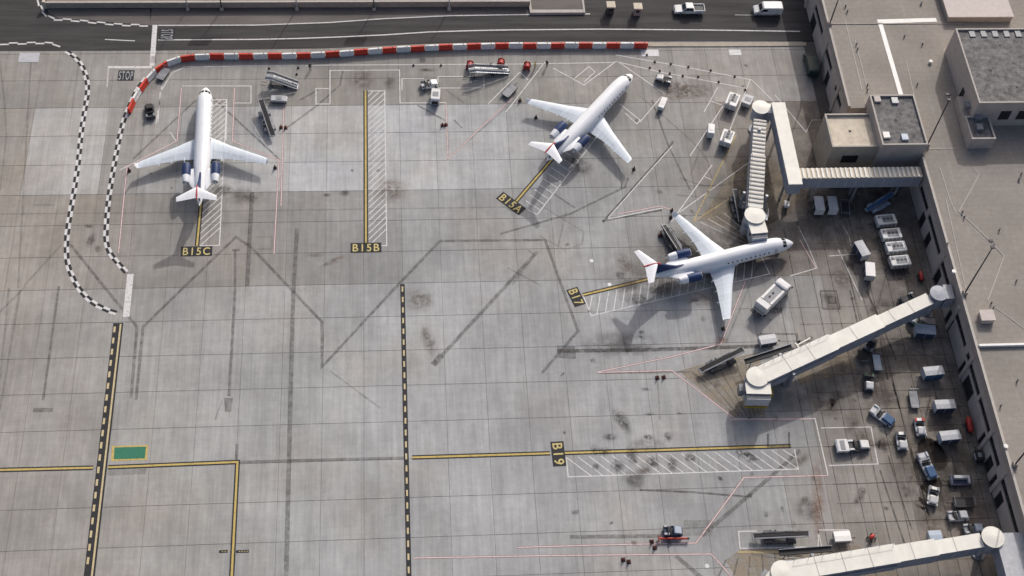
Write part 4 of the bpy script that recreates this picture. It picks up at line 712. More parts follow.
# ------------------------------------------------------------------ terminal
ZR = 7.8; XS, XN = 85.45, 75.25
def at_z(px, z): return [G(u, v, z) for u, v in px]
term = thing('terminal_building', 'tan terminal with wide flat grey roof and ribbon windows along the apron', 'building', (XS, 100, 0))
def tp(mb, name, mt, parent=None, bevel=0.0):
    """terminal part given in world coordinates"""
    k = (XS, 100) if (parent or term) is term else None
    mb.v = [(x-XS, y-100, z) for x, y, z in mb.v]; return mb.build(name, mt, parent or term, bevel)
XE = 165
tp(MB().prism([(XS+.3, 36), (XE, 36), (XE, 230), (XN+.3, 230), (XN+.3, 147), (XS+.3, 147)], 0, ZR-.25), 'core', 'stucco_dark')
rf = tp(MB().prism([(XS+.28, 36.02), (XE-.02, 36.02), (XE-.02, 229.9), (XN+.28, 229.9), (XN+.28, 147.02), (XS+.28, 147.02)], ZR-.249, ZR-.15), 'roof', 'roofing')
def facade(x, y0, y1, ribs, doors, pil):
    """wall plane at x facing -x: plinth with door openings, recessed ribbon glass, upper band, pilasters"""
    ys = sorted(doors); cur = y0
    for a, b in ys:
        if a > cur: tp(B(x, cur, 0, x+.3, a, 3.05), 'lower_wall', 'stucco')
        d = tp(B(x+.18, a, 0.02, x+.24, b, 3.05), 'door', 'black'); f_ = tp(MB().add([(X_, y_, z_) for X_ in (x+.12, x+.19) for y_, z_ in ((a, .02), (a, 3.05), (b, 3.05), (b, .02), (b-.12, .02), (b-.12, 2.93), (a+.12, 2.93), (a+.12, .02))], [(0, 1, 6, 7), (1, 2, 5, 6), (2, 3, 4, 5), (15, 14, 9, 8), (14, 13, 10, 9), (13, 12, 11, 10)]+[(i, (i+1) % 8, (i+1) % 8+8, i+8) for i in range(8)]), 'door_frame', 'dark_grey', d)
        cur = b
    tp(B(x, cur, 0, x+.3, y1, 3.05), 'lower_wall', 'stucco')
    tp(B(x, y0, 3.05, x+.3, y1, 3.6), 'sill_band', 'stucco'); tp(B(x, y0, 4.95, x+.3, y1, 6.35), 'upper_wall', 'stucco'); tp(B(x-.05, y0, 6.35, x+.32, y1, ZR), 'parapet', 'stucco_dark'); tp(B(x-.09, y0, ZR, x+.30, y1, ZR+.08), 'coping', 'parapet')
    cur = y0
    for a, b in sorted(ribs):
        tp(B(x, cur, 3.6, x+.3, a, 4.95), 'window_pier', 'stucco')
        n_ = max(1, round((b-a)/3.0))
        for k in range(n_): w_ = tp(B(x+.16, a+(b-a)*k/n_+.04, 3.62, x+.2, a+(b-a)*(k+1)/n_-.04, 4.93), 'window', 'glass_dark'); tp(B(x+.12, a+(b-a)*k/n_-.04, 3.6, x+.24, a+(b-a)*k/n_+.04, 4.95), 'mullion', 'dark_grey', w_)
        cur = b
    tp(B(x, cur, 3.6, x+.3, y1, 4.95), 'window_pier', 'stucco')
    for y in pil: tp(B(x-.28, y-.35, 0, x+.02, y+.35, 6.33), 'pilaster', 'stucco', None, .02)
yy = lambda u, v, z: G(u, v, z).y
facade(XS, 36, 136.3, [(40, 66), (67.5, yy(1003, 476, 4.3)), (yy(1001, 466, 4.3), yy(984, 398, 4.3)), (yy(981, 395, 4.3), yy(967, 355, 4.3)+.3), (yy(966, 352, 4.3)+1, yy(955, 312, 4.3)), (yy(951, 295, 4.3), yy(944, 260, 4.3)), (yy(939, 254, 4.3), yy(928, 215, 4.3)), (yy(926, 210, 4.3), yy(919, 186, 4.3))],
       [(y-.9, y+.9) for y in (yy(1001, 500, 1.5), yy(993.5, 483, 1.5), yy(988.5, 464, 1.5), yy(978, 441, 1.2)-.2)]+[(yy(964, 388, 1.5)-1.7, yy(964, 388, 1.5)+1.7), (yy(958, 369, 1.5)-.8, yy(958, 369, 1.5)+.8), (yy(934, 276, 1.5)-1.0, yy(934, 276, 1.5)+1.0), (yy(924, 240, 1.5)-.9, yy(924, 240, 1.5)+.9), (yy(945, 320, 1.5)-1.2, yy(945, 320, 1.5)+1.2), (yy(919, 220, 1.5)-.9, yy(919, 220, 1.5)+.9), (52, 55), (60, 62)],
       [44, 53.5, 63, yy(997, 482, 3), 87, yy(960, 368, 3), yy(950, 318, 3), yy(935, 266, 3)])
facade(XN, 147.3, 229.5, [(yy(838, 110, 4.3)+.6, yy(834, 86, 4.3)), (yy(829, 70, 4.3), yy(824, 45, 4.3)), (yy(819, 34, 4.3), yy(814, 6, 4.3)), (190, 205), (207, 222)], [(158, 160), (171, 174)], [153, 163.5, 178, 188])
# tower beside the walkway: tan sunken roof, and the dark-roofed block rising above it
def block(name, x0, y0, x1, y1, z1, wall, roof, par=.5, z0=0.0, cap='parapet'):
    t_ = .22; b_ = tp(B(x0, y0, z0, x1, y1, z1-par), name, wall)
    r_ = tp(B(x0+t_, y0+t_, z1-par, x1-t_, y1-t_, z1-par+.04), name+'_roof', roof)
    w_ = MB().box(x0, y0, z1-par, x1, y0+t_, z1).box(x0, y1-t_, z1-par, x1, y1, z1).box(x0, y0+t_, z1-par, x0+t_, y1-t_, z1).box(x1-t_, y0+t_, z1-par, x1, y1-t_, z1); tp(w_, name+'_parapet', wall)
    c = .03; tp(MB().box(x0-c, y0-c, z1, x1+c, y0+t_+c, z1+.06).box(x0-c, y1-t_-c, z1, x1+c, y1+c, z1+.06).box(x0-c, y0+t_+c, z1, x0+t_+c, y1-t_-c, z1+.06).box(x1-t_-c, y0+t_+c, z1, x1+c, y1-t_-c, z1+.06), name+'_coping', cap); return b_
la, lb = G(825, 114, 8.5), G(832.5, 147, 8.5); block('lift_tower', lb.x, lb.y, G(869.5, 95, 10.0).x-.02, la.y, 8.5, 'tan_wall', 'roof_tan', .4)
ta, tb = G(869.5, 95, 10.0), G(924.5, 144.5, 10.0); block('stair_tower', ta.x, tb.y, 85.9, ta.y, 10.0, 'stucco', 'roof_dark', .35)
def on_roof(name, px, z0, h, mt, a, b, parent=None, bevel=.02):
    p = G(*px, z0+h); return tp(B(p.x-a, p.y-b, z0, p.x+a, p.y+b, z0+h), name, mt, parent, bevel)
for px, mt in (((877.5, 98.5), 'roof_pink'), ((895, 100), 'pale_grey'), ((886.5, 134.5), 'bright_white'), ((905, 136.5), 'pale_blue')): on_roof('skylight', px, 9.69, .35, mt, .55, .62)
on_roof('roof_drain', (850, 131), 8.14, .06, 'black', .2, .2); on_roof('roof_drain', (896, 120), 9.69, .06, 'black', .2, .2)
tp(B(72.8, lb.y-.06, 4.4, 75.5, lb.y+.02, 6.2), 'tower_window', 'black'); tp(B(80.2, tb.y-.06, 6.4, 81.6, tb.y+.02, 8.0), 'tower_window', 'stucco_dark')
# penthouse and annex
pa, pb = G(955.5, 28.7, 13.5), G(980, 103, 13.5); block('penthouse', pa.x, pb.y, pa.x+30, pa.y, 13.5, 'stucco', 'roof_dark', .3, ZR-.14)
for k in range(7): p = G(972+k*11.5, 34, 13.3); tp(B(p.x-.5, p.y-.7, 13.25, p.x+.5, p.y+.7, 13.4), 'skylight', 'mid_grey', None, .03)
for px in ((1000, 45), (1017, 87), (991, 70)): on_roof('roof_drain', px, 13.24, .07, 'black', .16, .16)
for u in (1005, 1023): p = G(u, 117, 10.3); tp(B(p.x-.9, pb.y-.06, 9.3, p.x+.9, pb.y-.002, 11.4), 'penthouse_window', 'black')
tp(B(pa.x-.07, pb.y+5.2, 8.0, pa.x-.003, pb.y+6.4, 10.2), 'penthouse_door', 'black'); tp(B(pa.x-.06, pb.y+2.4, 8.0, pa.x-.003, pb.y+3.3, 10.0), 'penthouse_door', 'stucco_dark')
qa_, qb_ = G(959, 95, 10.2), G(972, 139, 10.2); qc_ = G(996, 139, 10.2); block('annex', qb_.x, qb_.y, qc_.x, pb.y-.05, 10.2, 'stucco', 'roof_dark', .3, ZR-.14)
tp(B(qa_.x, pb.y-.04, ZR-.14, pa.x-.01, pb.y+5.0, 9.4), 'annex_stair', 'stucco')
for px in ((968, 104), (979, 116), (980, 126)): on_roof('rooftop_unit', px, 9.95, .7, 'mid_grey', .5, .6, None, .05)
p0, p1 = G(944, -6, 9.0), G(949, 16.5, 9.0); p2_ = G(1013, 15.5, 9.0); tp(B(p1.x, p1.y, ZR-.14, p2_.x, p1.y+14, 8.75), 'raised_roof_wall', 'stucco_dark'); tp(B(p1.x-.15, p1.y-.15, 8.75, p2_.x+.15, p1.y+14.1, 9.0), 'raised_roof', 'roof_pink', None, .04)
# white coated walkway strips, joint cover, pale conduits
def roofstrip(name, px, wd, mt, z=ZR-.13, h=.03):
    q = [G(u, v, z) for u, v in px]
    b_ = MB()
    for a, c in zip(q, q[1:]): d = (c-a).normalized()*wd/2; b_.bar(a-d*.98+Vector((0, 0, h/2)), c+d*.98+Vector((0, 0, h/2)), wd, h); h += .004
    return tp(b_, name, mt)
roofstrip('white_walkway', [(880, 21.5), (934, 20)], .95, 'bright_white'); roofstrip('white_walkway', [(880.5, 24.5), (900.5, 93)], .78, 'bright_white')
p = G(977, 345, ZR+.35); tp(B(XS+.35, p.y-.2, ZR-.14, 140, p.y+.2, ZR+.35), 'expansion_joint_cover', 'bright_white', None, .03)
p = G(944, 23, ZR); tp(B(XN+.4, p.y-.1, ZR-.14, 100, p.y+.1, ZR-.05), 'expansion_joint_cover', 'stucco_dark', None, .02)
for q in ([(973, 168), (979, 175), (959, 211.5), (990.5, 241.5), (1004, 256.5), (994, 284), (988, 300)], [(996, 308), (1026, 330)], [(940, 168), (950, 200), (956, 214)], [(924, 149), (955, 148.5)], [(845, 20), (862, 90)], [(855, 40), (868, 92)], [(946, 200), (966, 290)], [(906, 60), (915, 100)]): roofstrip('conduit', q, .12, 'parapet', ZR-.145, .05)
def vent(u, v, z=ZR, k=0):
    p = G(u, v, z+.3); r = (.11, .16, .24)[k]
    o = tp(MB().cyl(p.x, p.y, z-.15, z+.25, r, n=10), 'vent_pipe', ('dark_grey', 'pale_grey', 'bright_white')[k]); tp(MB().cyl(p.x, p.y, z+.25, z+.33, r*1.4, n=10), 'vent_cap', 'dark_grey' if k < 2 else 'bright_white', o)
for a in ((905, 35), (923, 43), (857, 43), (858, 48), (868, 84), (868, 89), (846, 5), (848, 10), (918, 83), (922, 2, ZR, 1), (931, 61, ZR, 2), (950, 95, ZR, 1), (1000, 229), (1017, 280), (992, 302), (994, 307), (1001.5, 405), (963, 211), (965, 216), (1020, 178, ZR, 1), (1022, 173), (954, 271, ZR, 2), (948, 243), (1006, 446, ZR, 2), (1018, 380)): vent(*a)
o = on_roof('skylight_box', (987.5, 315.5), ZR-.14, .95, 'stucco', 1.0, .85); on_roof('skylight_lid', (987.5, 315), ZR+.815, .1, 'roof_pink', 1.12, .97, o)
# roof light poles
def pole(label, base, top, heads=2):
    b_ = G(*base, ZR); z = ZR
    best = min((abs(PX(b_.x, b_.y, ZR+k*.1)[1]-top[1]), k*.1) for k in range(20, 180))[1]; t = thing('light_pole', label, 'light pole', (b_.x, b_.y, ZR-.15), 0, 'light poles on the terminal roof')
    h = best+.15; MB().box(-.35, -.35, 0, .35, .35, .75).build('pedestal', 'stucco_dark', t, .03); MB().tube((0, 0, .75), (0, 0, h), .13, .08, 10).build('mast', 'dark_grey', t, 0, True)
    for k in range(heads): y = (k-.5)*1.1; a_ = MB().bar((0, 0, h-.1), (-.3, y, h-.02), .07, .07).build('arm', 'dark_grey', t); MB().box(-.75, y-.25, h-.12, -.1, y+.25, h+.1).build('lamp_head', 'dark_grey', a_, .04)
pole('tall dark light pole on roof edge above the second jet bridge', (964.5, 293.5), (991, 244)); pole('dark light pole beside the stair tower', (927, 145.5), (949.5, 97)); pole('dark light pole near top edge of the picture on north roof edge', (829.5, 24.5), (841, -12)); pole('dark light pole at right edge of picture on south roof', (1014.5, 465), (1040, 420))

# ------------------------------------------------------------------ jet bridges and fixed walkways
def jetbridge(label, R, K, zr, zk, secs, cabpx, ribbed=False, drive=.74, stair=1, cabw=2.6, cabl=2.5, roof='cream_roof', boom=None, rr=1.95, rroof=None):
    """R, K: pixels of rotunda and cab roofs at heights zr, zk"""
    r0, k0 = G(*R, zr), G(*K, zk); rz = math.atan2(k0.y-r0.y, k0.x-r0.x); D = math.hypot(k0.x-r0.x, k0.y-r0.y)
    t = thing('jet_bridge', label, 'jet bridge', (r0.x, r0.y, 0), rz, 'telescopic jet bridges'); zt = lambda x: zr+(zk-zr)*x/D
    MB().cyl(0, 0, 0, zr-2.8, .45, n=16).build('rotunda_column', 'pale_grey', t, 0, True); MB().cyl(0, 0, 0, .25, 1.0, n=16).build('footing', 'mid_grey', t)
    ro = MB().cyl(0, 0, zr-2.8, zr-.06, rr-.2, n=24).build('rotunda', 'bridge_wall', t, 0, True); MB().cyl(0, 0, zr-.06, zr+.04, rr, n=28).tube((0, 0, zr+.04), (0, 0, zr+.16), rr-.15, .3, 28).build('rotunda_roof', rroof or roof, ro, 0)
    for i, (a, b, wd, dz) in enumerate(secs):
        xa, xb = a*D, b*D; w2 = wd/2
        rect = lambda x, w_, lo, hi: [(x, -w_, zt(x)+lo+dz), (x, w_, zt(x)+lo+dz), (x, w_, zt(x)+hi+dz), (x, -w_, zt(x)+hi+dz)]
        s_ = MB().loft([rect(xa, w2, -2.95, -.08), rect(xb, w2, -2.95, -.08)]).build('tunnel_section', 'bridge_wall', t)
        rp = MB().loft([rect(xa-.05, w2+.07, -.078, .03), rect(xb+.05, w2+.07, -.078, .03)]).build('tunnel_roof', roof, s_)
        if ribbed:
            n_ = int((xb-xa)/.8)
            for k in range(n_): x = xa+.3+k*(xb-xa-.4)/n_; MB().bar((x, -w2-.05, zt(x)+dz+.08), (x, w2+.05, zt(x)+dz+.08), .26, .12).build('roof_rib', 'parapet', t)
        else:
            n_ = max(2, int((xb-xa)/3.4))
            for k in range(1, n_): x = xa+k*(xb-xa)/n_; MB().bar((x, -w2-.06, zt(x)+dz+.035), (x, w2+.06, zt(x)+dz+.035), .09, .03).build('roof_seam', 'parapet', t)
        n_ = max(2, int((xb-xa)/1.6))
        for s in (-1, 1):
            for k in range(n_+1): x = xa+.1+k*(xb-xa-.2)/n_; MB().box(x-.05, s*w2-.04, zt(x)+dz-2.6, x+.05, s*w2+.04, zt(x)+dz-.09).build('wall_rib', 'pale_grey', s_)
    for f_, sz in ((.22, .5), (.5, .65), (.8, .7)):
        x = f_*D; MB().box(x-sz*.5, -.3, zt(x)-.05, x+sz*.5, .2, zt(x)+.3).build('roof_unit', 'pale_grey', t, .04) if f_ == .22 and ribbed else None
    wd0 = secs[-1][2]/2; xa, xb = secs[-1][0]*D+.2, D-1.9
    for s in (-1, 1): MB().bar((xa, s*(wd0+.14), zt(xa)-1.0), (xb, s*(wd0+.14), zt(xb)-1.0), .14, .22).build('cable_tray', 'steel', t)
    rl = MB().bar((xa, -wd0+.1, zt(xa)+.62), (xb, -wd0+.1, zt(xb)+.62), .045, .045)
    for k in range(8): x = xa+(xb-xa)*k/7; rl.bar((x, -wd0+.1, zt(x)), (x, -wd0+.1, zt(x)+.62), .04, .04)
    rl.build('roof_rail', 'mid_grey', t)
    xd = drive*D; zb = zt(xd)-2.95
    dr = MB()
    for s in (-1, 1): dr.box(xd-.2, s*1.85-.2, .9, xd+.2, s*1.85+.2, zb+2.6)
    dr.box(xd-.25, -1.86, zb-.4, xd+.25, 1.86, zb-.05).box(xd-.5, -1.9, .75, xd+.5, 1.9, 1.15).build('drive_column', 'steel', t, .02)
    for s in (-1, 1): w_ = MB().tube((xd, s*.75-.22, .5), (xd, s*.75+.22, .5), .5, n=18).build('drive_wheel', 'tyre', t, .05); MB().tube((xd, s*.99-.02, .5), (xd, s*.99+.02, .5), .25, n=12).build('rim', 'yellow', w_)
    # cab
    ca = head(K, cabpx, zk)-rz; c, s_ = math.cos(ca), math.sin(ca); zf = zk-2.75
    dm = MB().cyl(D, 0, zf, zk-.04, 1.62, n=26).build('cab_drum', 'bridge_wall', t, 0, True); MB().cyl(D, 0, zk-.04, zk+.06, 1.7, n=30).tube((D, 0, zk+.06), (D, 0, zk+.16), 1.58, .2, 30).build('cab_roof', roof, dm)
    def loc(px_, py_): return (D+c*px_-s_*py_, s_*px_+c*py_)
    def cb(x0, y0, z0, x1, y1, z1): return MB().prism([loc(x0, y0), loc(x1, y0), loc(x1, y1), loc(x0, y1)], z0, z1)
    nz = cb(.9, -cabw/2, zf-.1, cabl, cabw/2, zk-.35).build('cab_nose', 'bridge_wall', t); cb(.95, -cabw/2-.08, zk-.345, cabl+.1, cabw/2+.08, zk-.24).build('nose_roof', roof, nz)
    cb(cabl-.02, -cabw/2+.35, zf+.7, cabl+.02, cabw/2-.35, zk-.55).build('cab_opening', 'black', nz)
    for k in range(5): x = cabl+.05+k*.17; cb(x, -cabw/2+.02, zf+.1, x+.09, cabw/2-.02, zk-.42-.05*k).build('canopy_fold', 'mid_grey' if k % 2 else 'pale_grey', nz)
    cb(cabl+.0, -cabw/2+.1, zf-.28, cabl+1.0, cabw/2-.1, zf-.12).build('bumper_step', 'yellow', nz); 
    for sd_ in (-1, 1): cb(cabl-.7, sd_*cabw/2-.02, zf+1.2, cabl-.15, sd_*cabw/2+.02, zf+2.0).build('operator_window', 'glass_dark', nz)
    MB().box(D-1.9, -.5, zf-.5, D+.9, .5, zf-.02).build('cab_underframe', 'steel', t); hb = cb(.2, cabw/2+.05, zf-.9, 1.5, cabw/2+1.0, zf+.25).build('equipment_box', 'yellow', t); cb(.5, -cabw/2-.75, zf-.3, 1.7, -cabw/2-.06, zf+1.3).build('control_cabinet', 'mid_grey', t)
    for k in range(3): MB().tube((D-2.4-k*.18, (-1.2, 1.2, -1.0)[k], zf+.2), (D-1.2, (-1.5, 1.5, -1.7)[k], .6), .06, n=6).build('hose', 'black', t)
    # service stair
    y0 = stair*1.55; xs = D-2.6; st = MB()
    st.bar((xs, y0+stair*.1, zf), (xs-3.2, y0+stair*.1, .1), .08, .2).bar((xs, y0+stair*.95, zf), (xs-3.2, y0+stair*.95, .1), .08, .2)
    so_ = st.build('service_stair', 'steel', t); n_ = 9
    for k in range(n_): f = (k+.5)/n_; MB().box(xs-3.2*f-.13, min(y0+stair*.14, y0+stair*.91), zf*(1-f)+.05, xs-3.2*f+.13, max(y0+stair*.14, y0+stair*.91), zf*(1-f)+.1).build('step', 'dark_grey', so_)
    MB().box(xs, min(y0-stair*.1, y0+stair*1.0), zf-.06, xs+1.2, max(y0-stair*.1, y0+stair*1.0), zf+.02).build('stair_landing', 'steel', so_)
    for q in (.1, .95): MB().bar((xs, y0+stair*q, zf+1), (xs-3.2, y0+stair*q, 1.1), .05, .05).bar((xs+1.2, y0+stair*q, zf+1), (xs, y0+stair*q, zf+1), .05, .05).bar((xs, y0+stair*q, zf), (xs, y0+stair*q, zf+1), .05, .05).bar((xs-3.15, y0+stair*q, .1), (xs-3.15, y0+stair*q, 1.1), .05, .05).build('stair_rail', 'pale_grey', so_)
    if boom:
        a, b = G(*boom[0], 2.6), G(*boom[1], 2.0); iv = Matrix.Rotation(-rz, 4, 'Z') @ Matrix.Translation((-r0.x, -r0.y, 0)); a, b = iv @ a, iv @ b
        sl_ = MB().bar(a, b, .75, .16).build('bag_slide', 'black', t); d_ = (b-a).normalized(); nn = Vector((-d_.y, d_.x, 0))
        for s in (-1, 1): MB().bar(a+nn*s*.4+Vector((0, 0, .15)), b+nn*s*.4+Vector((0, 0, .15)), .06, .4).build('slide_edge', 'dark_grey' if s > 0 else 'steel', sl_)
        for f in (.15, .85): p_ = a+(b-a)*f; MB().box(p_.x-.06, p_.y-.06, 0, p_.x+.06, p_.y+.06, p_.z-.08).build('slide_leg', 'steel', sl_)
    return t
jetbridge('jet bridge with ribbed pale roof docked at the jet by the terminal walkway', (761, 107), (755, 215), 6.0, 4.9, [(.12, .5, 2.0, -.12), (.46, .93, 2.3, 0)], (764, 245), True, .8, 1, 2.6, 3.3, 'cream_roof', None, 1.5)
jetbridge('long cream jet bridge reaching diagonally across the middle of the terminal front', (939, 293), (757.5, 376.5), 6.4, 4.9, [(.05, .37, 1.95, -.42), (.33, .63, 2.35, -.2), (.59, .97, 2.75, .02)], (760.5, 402), False, .84, -1, 3.6, 2.7, 'cream_roof', ((792, 347), (745, 362)), 1.4, 'bridge_wall')
jetbridge('cream jet bridge crossing the bottom right corner', (993, 537), (783, 572), 6.2, 4.9, [(.05, .31, 1.95, -.42), (.27, .5, 2.3, -.2), (.46, .97, 2.65, .02)], (770, 590), False, .84, -1, 3.0, 2.6, 'cream_roof', ((832, 549), (779, 553)), 1.6)
def walkway(label, pts, wd, z, ribbed, col='cream_roof', legs=()):
    """fixed passenger walkway along x or y between two points"""
    a, b = pts; t = thing('fixed_walkway', label, 'walkway', (a[0], a[1], 0), math.atan2(b[1]-a[1], b[0]-a[0]), 'fixed passenger walkways'); L_ = math.hypot(b[0]-a[0], b[1]-a[1])
    w_ = MB().box(0, -wd/2, z-2.7, L_, wd/2, z-.1).build('enclosure', 'bridge_wall', t); r_ = MB().box(-.06, -wd/2-.08, z-.098, L_+.06, wd/2+.08, z+.02).build('roof', col, t)
    if ribbed:
        n_ = int(L_/.78)
        for k in range(n_): x = .3+k*(L_-.4)/n_; MB().box(x, -wd/2-.05, z+.02, x+.34, wd/2+.05, z+.16).build('roof_rib', 'cream_roof', t)
    n_ = max(1, int(L_/1.5))
    for s in (-1, 1):
        for k in range(n_+1): x = .08+k*(L_-.16)/n_; MB().box(x-.05, s*wd/2-.035, z-2.65, x+.05, s*wd/2+.035, z-.11).build('wall_rib', 'pale_grey', w_)
    for x in legs:
        for s in (-1, 1): MB().box(x-.15, s*(wd/2-.3)-.15, 0, x+.15, s*(wd/2-.3)+.15, z-2.7).build('column', 'mid_grey', t)
    return t
walkway('white boxy walkway running down beside the ribbed jet bridge', ((63.65, 149.0), (63.65, 131.8)), 2.15, 6.9, False, 'cream_roof', (2, 15)); walkway('walkway with ribbed roof leading from the white tunnel into the terminal', ((64.85, (G(850, 168, 6.8).y+G(850, 177.8, 6.8).y)/2), (85.1, (G(850, 168, 6.8).y+G(850, 177.8, 6.8).y)/2)), G(850, 168, 6.8).y-G(850, 177.8, 6.8).y-.1, 6.8, True, 'roof_tan', (3, 10, 17))
p = G(993, 537, 6.2); walkway('pale walkway along terminal wall at lower right corner', ((p.x+2.7, p.y+.6), (p.x+2.7, 40)), 4.2, 5.9, False, 'pale_grey', (5, 14, 24))
p = G(761, 107, 6); walkway('short link between ribbed bridge rotunda and white walkway', ((p.x+1.0, p.y-.2), (62.6, p.y-.2)), 1.9, 5.9, False, 'cream_roof')
p = G(938, 294, 6); walkway('short grey link from diagonal jet bridge to terminal wall', ((p.x+1.2, p.y+.4), (85.1, p.y+.4)), 2.4, 6.0, False, 'pale_grey')

# ------------------------------------------------------------------ red and white barrier
BAR = {}
def barmesh(mt):
    if mt not in BAR: BAR[mt] = (MB().loft([[(x, y, z) for y, z in ((-.34, .12), (-.34, .32), (-.22, .6), (-.18, 1.22), (.18, 1.22), (.22, .6), (.34, .32), (.34, .12))] for x in (-1.19, 1.19)]).mesh('barrier_body', mt, .03), MB().box(-1.1, -.28, 0, 1.1, .28, .125).mesh('barrier_foot', mt), MB().cyl(-.6, 0, 1.2, 1.26, .09, n=10).mesh('filler_cap', 'dark_grey'))
    return BAR[mt]
path = [Vector(G(u, v-.4, .9)[:2]) for u, v in ((648, 44.5), (560, 44.5), (500, 44.8), (450, 46), (415, 47.5), (380, 49.5), (350, 52), (320, 54), (290, 55), (240, 55.5), (200, 55.6), (184, 57), (170, 61), (160, 66), (150, 75), (141, 87), (134, 98), (129, 109), (125, 120))]
R0 = random.Random(11); pts = resample(path, 2.49); nr = nw = 0
def nth(n): return '%d%s' % (n, 'th' if 10 <= n % 100 <= 20 else {1: 'st', 2: 'nd', 3: 'rd'}.get(n % 10, 'th'))
for i in range(len(pts)-1):
    a, b = pts[i], pts[i+1]; red = i % 2 == 0; c = (a+b)/2; d = b-a
    d = Matrix.Rotation(R0.uniform(-.02, .02), 2) @ d; c = c+Vector((R0.uniform(-.02, .02), R0.uniform(-.05, .05)))
    if red: nr += 1
    else: nw += 1
    t = thing('barrier', '%s plastic barrier, %s %s one from the right end of the row' % (('red', nth(nr), 'red') if red else ('white', nth(nw), 'white')), 'barrier', (c.x, c.y, 0), math.atan2(d.y, d.x), 'red and white barrier row'); m_ = barmesh('red_plastic' if red else 'white_plastic')
    q = link('barrier_body', m_[0], t); link('barrier_foot', m_[1], t); link('filler_cap', m_[2], q)
# ------------------------------------------------------------------ roadside wall, poles, pillars, platform at the top
wa, wb = G(47, 8.5), G(530, 7.5)
rw = thing('roadside_wall', 'long low tan wall with pale cap along the far side of the road', 'wall', (wa.x, wa.y, 0)); Lw = wb.x-wa.x
n_ = 12
for k in range(n_): MB().box(Lw*k/n_+.02, 0, 0, Lw*(k+1)/n_-.02, .3, 1.3).build('wall_panel', 'tan_wall', rw, .02); MB().box(Lw*k/n_+.005, -.06, 1.302, Lw*(k+1)/n_-.005, .36, 1.42).build('cap', 'parapet', rw, .02)
MB().box(-.5, -.15, 0, -.01, .45, 1.7).build('end_post', 'roof_tan', rw, .03)
vb = struct('verge', MB().box(wa.x-.2, wa.y+.4, .02, wb.x, wa.y+5.5, .35), 'desert')
for i, u in enumerate((188, 222, 297, 374, 449)):
    p = G(u, 8.5); t = thing('roadside_mast', 'roadside mast, %s from the left, its foot at the top edge above the road' % nth(i+1), 'light pole', (p.x, p.y-.35, 0), 0, 'masts along the road'); dk = i in (1, 3)
    MB().box(-.3, -.3, 0, .3, .3, .5).build('base', 'parapet', t, .03); MB().tube((0, 0, .5), (0, 0, 6.3 if dk else 8.2), .12, .08, 8).build('mast', 'dark_grey' if dk else 'pale_grey', t, 0, True)
    if dk: MB().box(-1.8, -.14, 4.8, 1.8, -.125, 6.2).build('sign_panel', 'mid_grey', t)
    else: MB().box(-.5, -1.2, 8.15, .5, .2, 8.35).build('lamp_head', 'mid_grey', t, .04)
p = G(532, 14.5); q = G(583, 14.5); t = thing('planter', 'long cream planter kerb beside the road at top centre', 'planter', (p.x, p.y, 0)); Lq = q.x-p.x
MB().box(0, 0, 0, Lq, .8, .45).build('front_kerb', 'parapet', t, .03); MB().box(0, .82, 0, Lq, 4.2, .38).build('shade_toned_bed', 'asphalt_old', t, .02); MB().box(-.4, 0, 0, -.02, 4.2, .45).box(Lq+.02, 0, 0, Lq+.4, 4.2, .45).build('end_kerb', 'parapet', t, .03)  # bed inside the kerbs: shade painted in as a dark colour
for i, (u, v) in enumerate(((611, 4.2), (638, 5.8))):
    p = G(u, v, 2.0); t = thing('gate_pillar', ('cream topped pillar nearer the planter' if i == 0 else 'cream topped pillar nearer the white pickup'), 'pillar', (p.x, p.y, 0), 0, 'cream topped pillars by the road')
    MB().box(-.62, -.62, 0, .62, .62, 1.75).build('shaft', 'dark_grey' if i == 0 else 'stucco_dark', t, .03); MB().box(-.8, -.8, 1.75, .8, .8, 2.0).build('cap', 'roof_tan', t, .04); MB().box(-.3, -.66, .9, .3, -.61, 1.5).build('panel', 'black', t)
pickup('white pickup truck driving on road at the top', 690, 6.5, 660, 6.5); van('white van driving on the road at the top', 769, 5, 740, 5)

# ------------------------------------------------------------------ aircraft
airliner('white jet parked nose up beside the checkered road line, leftmost of three', (206, 88), (196.5, 197)); airliner('white jet parked at an angle in top centre, nose pointing upper right', (632, 75), (544.5, 153)); airliner('white jet with jet bridge docked behind its cockpit, nose pointing right', (793, 243), (642, 267))
# ------------------------------------------------------------------ ground equipment, as parked in the photo
R_ = random.Random(5)
tug('dark baggage tractor between the curved barrier and the leftmost jet', 149.5, 110, 147.5, 96, 'dark_grey', 'mid_grey', 'black')
cart('grey open cart tucked against curved end of the red barrier', 163, 73, 158, 80, 2.8, 1.4, covered=False, end='pale_grey')
loader('belt loader standing right of the leftmost jet near its nose', 266.5, 117.5, 260.5, 101, 7.4, .9, 1.9, side=1)
ramp('grey boarding ramp below the barrier right of the leftmost jet', 282, 81, 266, 79, 5.4); gpu('pale grey low unit just below the grey boarding ramp', 279, 98, 290, 98.5, 2.8, 1.2, .9, 'pale_grey', 'ground_power_unit')
tug('white baggage tractor with dark seat above white power unit, top centre', 429.5, 83, 441, 81, 'white_paint', 'dark_grey', 'white_paint'); gpu('tall white power unit below the white tractor, top centre', 435.5, 94, 434.5, 104, 2.7, 1.5, 1.7)
ramp('long grey boarding ramp under the barrier left of the angled jet', 489, 70, 466, 73, 7.2); cart('dark grey baggage cart parked diagonally left of the angled jet', 509.5, 90, 517, 82, 3.0, 1.6, .9, covered=False, end='dark_grey', load='mid_grey')
